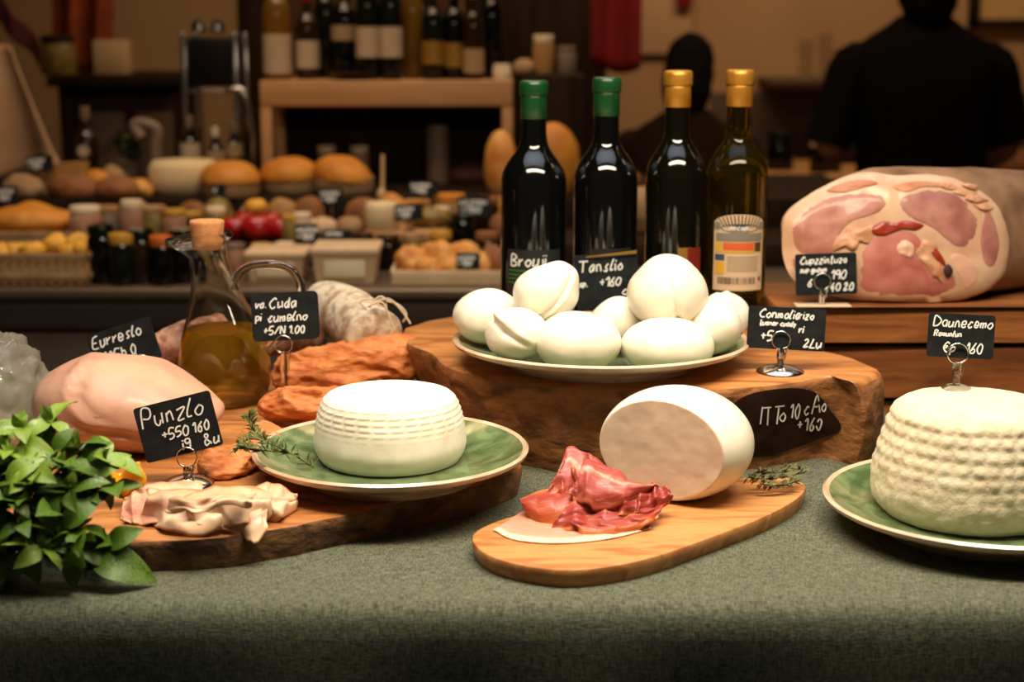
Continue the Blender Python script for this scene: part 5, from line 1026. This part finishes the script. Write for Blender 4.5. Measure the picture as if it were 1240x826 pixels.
# pale draped cloth and dark red drape at the left edge
BEI = mat('beige_cloth', (196, 160, 122), .9, (180, 142, 104), scale=5, stretch=(1, 1, 6))
def drape(u, v):
    e = Vector(ay(14 + 70 * v ** 1.1, 62 + 150 * v, 3.50)); return (e.x - .42 * (1 - u) * (.4 + .6 * v), 3.50 + .03 * math.sin(u * 16 + v * 2) * (.3 + v) + .05 * (1 - u), max(T2 + .003, e.z + .015 * math.sin(u * 9)))
dz = ay(80, 212, 3.5).z
solid(solo('beige_cloth', grid(drape, 50, 16), BEI, 'pale beige cloth draped in a slope at the left edge', 'cloth', None, 180), .004)
RDD = mat('dark_red_cloth', (64, 10, 10), .9)
def drape2(u, v):
    e = Vector(ay(-10 + 64 * u, 20 + 62 * u - 34 * v * (1 - .3 * u), 3.60)); return (e.x, 3.60 + .02 * math.sin(u * 11), e.z)
solid(solo('dark_red_cloth', grid(drape2, 24, 10), RDD, 'dark red cloth strip above the beige drape', 'cloth', None, 180), .006)
# ================================================================== people
SKIN = mat('skin', (176, 116, 84), .55, (164, 104, 74), scale=12, sss=.15); BLK = mat('black_cotton', (11, 9, 8), .95, (15, 12, 11), scale=30, spec=.05); HAIR = mat('dark_hair', (12, 8, 7), .9, spec=.08); TRS = mat('dark_trousers', (22, 20, 22), .9, spec=.1); EYE = mat('eye_dark', (20, 14, 12), .2); LIP = mat('lip', (140, 78, 62), .5)
def skin(name, pts, edges, m_, parent, root=0, sub=2):
    me = bpy.data.meshes.new(name); me.from_pydata([Vector(p[:3]) for p in pts], edges, []); me.materials.append(m_)
    o = bpy.data.objects.new(name, me); COL.objects.link(o)
    o.modifiers.new('skin', 'SKIN'); sk = me.skin_vertices[0].data
    for i, p in enumerate(pts):
        r = p[3]; sk[i].radius = (r, p[4] if len(p) > 4 else r); sk[i].use_root = (i == root)
    o.modifiers['skin'].use_smooth_shade = True
    s = o.modifiers.new('subd', 'SUBSURF'); s.levels = s.render_levels = sub
    dg = bpy.context.evaluated_depsgraph_get(); m2 = bpy.data.meshes.new_from_object(o.evaluated_get(dg)); bpy.data.objects.remove(o)
    if not m2.materials: m2.materials.append(m_)
    for p in m2.polygons: p.use_smooth = True
    q = bpy.data.objects.new(name, m2); COL.objects.link(q)
    if parent is not None: q.parent = parent
    return q
def hand(w, d, side, pts, edges, wi):
    d = Vector(d).normalized(); w = Vector(w); lat = d.cross(Vector((0, 0, 1))).normalized(); dn = Vector((0, 0, -1))
    pi = len(pts); p = w + d * .05; pts.append((*p, .026, .018)); edges.append((wi, pi))
    for k, L_ in enumerate((.062, .072, .068, .055)):
        q0 = p + d * .035 + lat * (.030 - .020 * k); q1 = q0 + d * L_ * .55 + dn * .012; q2 = q1 + d * L_ * .35 + dn * .022
        b = len(pts); pts += [(*q0, .0105), (*q1, .0095), (*q2, .0085)]; edges += [(pi, b), (b, b + 1), (b + 1, b + 2)]
    q0 = p + lat * .038 * side; q1 = q0 + d * .035 + lat * .012 * side + dn * .008; q2 = q1 + d * .025 + dn * .01
    b = len(pts); pts += [(*q0, .0115), (*q1, .0105), (*q2, .009)]; edges += [(pi, b), (b, b + 1), (b + 1, b + 2)]
def person(label, loc, rz, lean, elL, wrL, elR, wrR, shirt, s=1.0, nod=10, long=False):
    P = empty('person', loc); P.rotation_euler = (0, 0, R(rz)); P.scale = (s, s, s); tag(P, label, 'person', 'people at the back of the hall')
    la = lambda z: -lean * max(0, z - .95) / .55
    ch = (0, la(1.27), 1.27); nb = (0, la(1.44) , 1.43); hd = Vector((0, la(1.55) - .03, 1.585))
    pts = [(0, 0, .93, .115), (0, la(1.1), 1.1, .108), (*ch, .112), (*nb, .058), (0, la(1.5) - .01, 1.50, .053), (hd.x, hd.y, hd.z - .03, .06, .065)]
    edges = [(0, 1), (1, 2), (2, 3), (3, 4), (4, 5)]
    for sgn, el, wr in ((-1, elL, wrL), (1, elR, wrR)):
        b = len(pts); pts += [(sgn * .175, la(1.36), 1.355, .052), (*el, .043), (*((Vector(el) + Vector(wr)) / 2), .037), (*wr, .026, .022)]
        edges += [(2, b), (b, b + 1), (b + 1, b + 2), (b + 2, b + 3)]; hand(wr, Vector(wr) - Vector(el), -sgn, pts, edges, b + 3)
    for sgn in (-1, 1):
        b = len(pts); pts += [(sgn * .09, 0, .86, .088), (sgn * .10, -.01, .50, .058), (sgn * .10, .01, .28, .052), (sgn * .10, .03, .09, .036), (sgn * .105, -.02, .045, .038, .03), (sgn * .11, -.13, .03, .034, .024)]
        edges += [(0, b), (b, b + 1), (b + 1, b + 2), (b + 2, b + 3), (b + 3, b + 4), (b + 4, b + 5)]
    body = skin('body', pts, edges, SKIN, P)
    RG = [(.84, .178, .132), (.95, .172, .128), (1.08, .172, .126), (1.18, .182, .130), (1.28, .192, .132), (1.35, .196, .122), (1.395, .185, .106), (1.425, .150, .092), (1.45, .108, .080), (1.475, .074, .070), (1.482, .066, .064)]
    SV, SF, n_ = [], [], 32
    for z_, rx_, ry_ in RG:
        for i in range(n_):
            a_ = 2 * math.pi * i / n_; c_, s_2 = math.cos(a_), math.sin(a_)
            SV.append(Vector((rx_ * math.copysign(abs(c_) ** .85, c_), la(z_) + ry_ * math.copysign(abs(s_2) ** .85, s_2) + .004 * nz((c_ * 2, s_2 * 2, z_ * 6), 1), z_)))
    for k_ in range(len(RG) - 1):
        for i in range(n_): j = (i + 1) % n_; SF.append((k_ * n_ + i, k_ * n_ + j, (k_ + 1) * n_ + j, (k_ + 1) * n_ + i))
    ms = [(SV, SF)]
    for sgn, el in ((-1, elL), (1, elR)):
        e = Vector(el); s0_ = Vector((sgn * .11, la(1.38), 1.365)); s1_ = Vector((sgn * .185, la(1.36), 1.345))
        pth = cr([s0_, s1_, s1_.lerp(e, .5), s1_.lerp(e, .95)], 5); ms.append(tube(pth, [min(.069 - .008 * i / (len(pth) - 1), .034 + .007 * i) for i in range(len(pth))], 20, False))
    SM = join(*ms); me_ = bpy.data.meshes.new('shirt'); me_.from_pydata(SM[0], [], SM[1]); me_.materials.append(shirt)
    for p_ in me_.polygons: p_.use_smooth = True
    so = bpy.data.objects.new('shirt', me_); COL.objects.link(so); so.parent = P
    tp = [(0, 0, .93, .135)]; te = []
    for sgn in (-1, 1):
        b = len(tp); tp += [(sgn * .09, 0, .84, .10), (sgn * .10, -.01, .50, .075), (sgn * .10, .015, .10, .062)]; te += [(0, b), (b, b + 1), (b + 1, b + 2)]
    skin('trousers', tp, te, TRS, P)
    Rn = Matrix.Rotation(R(nod), 3, 'X')
    def face(u, p):
        p = Vector(p)
        if u.z < 0: p.x *= 1 - .25 * u.z ** 2; p.y *= 1 + .05 * u.z
        nzv = math.exp(-((u.x / .14) ** 2 + ((u.z + .12) / .22) ** 2)) * (u.y < -.3); p.y -= .024 * nzv * (.6 - .8 * (u.z + .12) if u.z > -.3 else .3)
        for sx in (-1, 1):
            p.y += .008 * math.exp(-(((u.x - sx * .36) / .16) ** 2 + ((u.z - .06) / .12) ** 2)) * (u.y < -.3)
        p.y -= .005 * math.exp(-((u.x / .5) ** 2 + ((u.z - .26) / .08) ** 2)) * (u.y < -.3)
        return p
    def W_(m): return [Vector((v.x, v.y, v.z)) for v in m[0]], m[1]
    def add(nm, m, m_):
        me = bpy.data.meshes.new(nm); me.from_pydata([hd + Rn @ (Vector(v)) for v in m[0]], [], m[1]); me.materials.append(m_)
        for p in me.polygons: p.use_smooth = True
        o = bpy.data.objects.new(nm, me); COL.objects.link(o); o.parent = P
    hc = (0, 0, .02)
    add('head', blob(hc, (.074, .094, .112), 4, 0, 1, 0, face), SKIN)
    for sx in (-1, 1):
        add('ear', blob((sx * .076, .006, .012), (.010, .018, .030), 3), SKIN); add('eye', blob((sx * .028, -.083, .027), (.012, .007, .008), 3), EYE)
    add('mouth', blob((0, -.088, -.042), (.024, .007, .007), 3), LIP)
    add('hair', blob((0, .012, .035), (.083, .098, .110), 4, .004, 40, 3, lambda u, p: p if (u.z > .25 or u.y > .1) else Vector((p.x * .86, max(p.y, -.02), p.z * .6))), HAIR)
    if long: add('long_hair', blob((0, .045, -.03), (.084, .070, .150), 4, .005, 40, 7), HAIR)
    return P
m1 = ay(1122, 60, 4.30).x
person('person in a black short-sleeved top seen from behind, beyond the ham', (m1, 4.30, 0), 180, .04, (-.25, -.02, 1.13), (-.16, -.24, 1.04), (.262, .0, 1.125), (.10, -.13, 1.10), BLK, 1.0, 18, True)
m2 = ay(824, 70, 4.25).x
person('dark-haired person in dark clothes behind the gold capped bottles', (m2, 4.25, 0), 165, .16, (-.24, -.1, 1.12), (-.16, -.32, 1.05), (.24, -.1, 1.12), (.16, -.32, 1.05), mat('dark_brown_jacket', (26, 16, 12), .95, (34, 22, 17), scale=8, spec=.05), .83, 20, True)
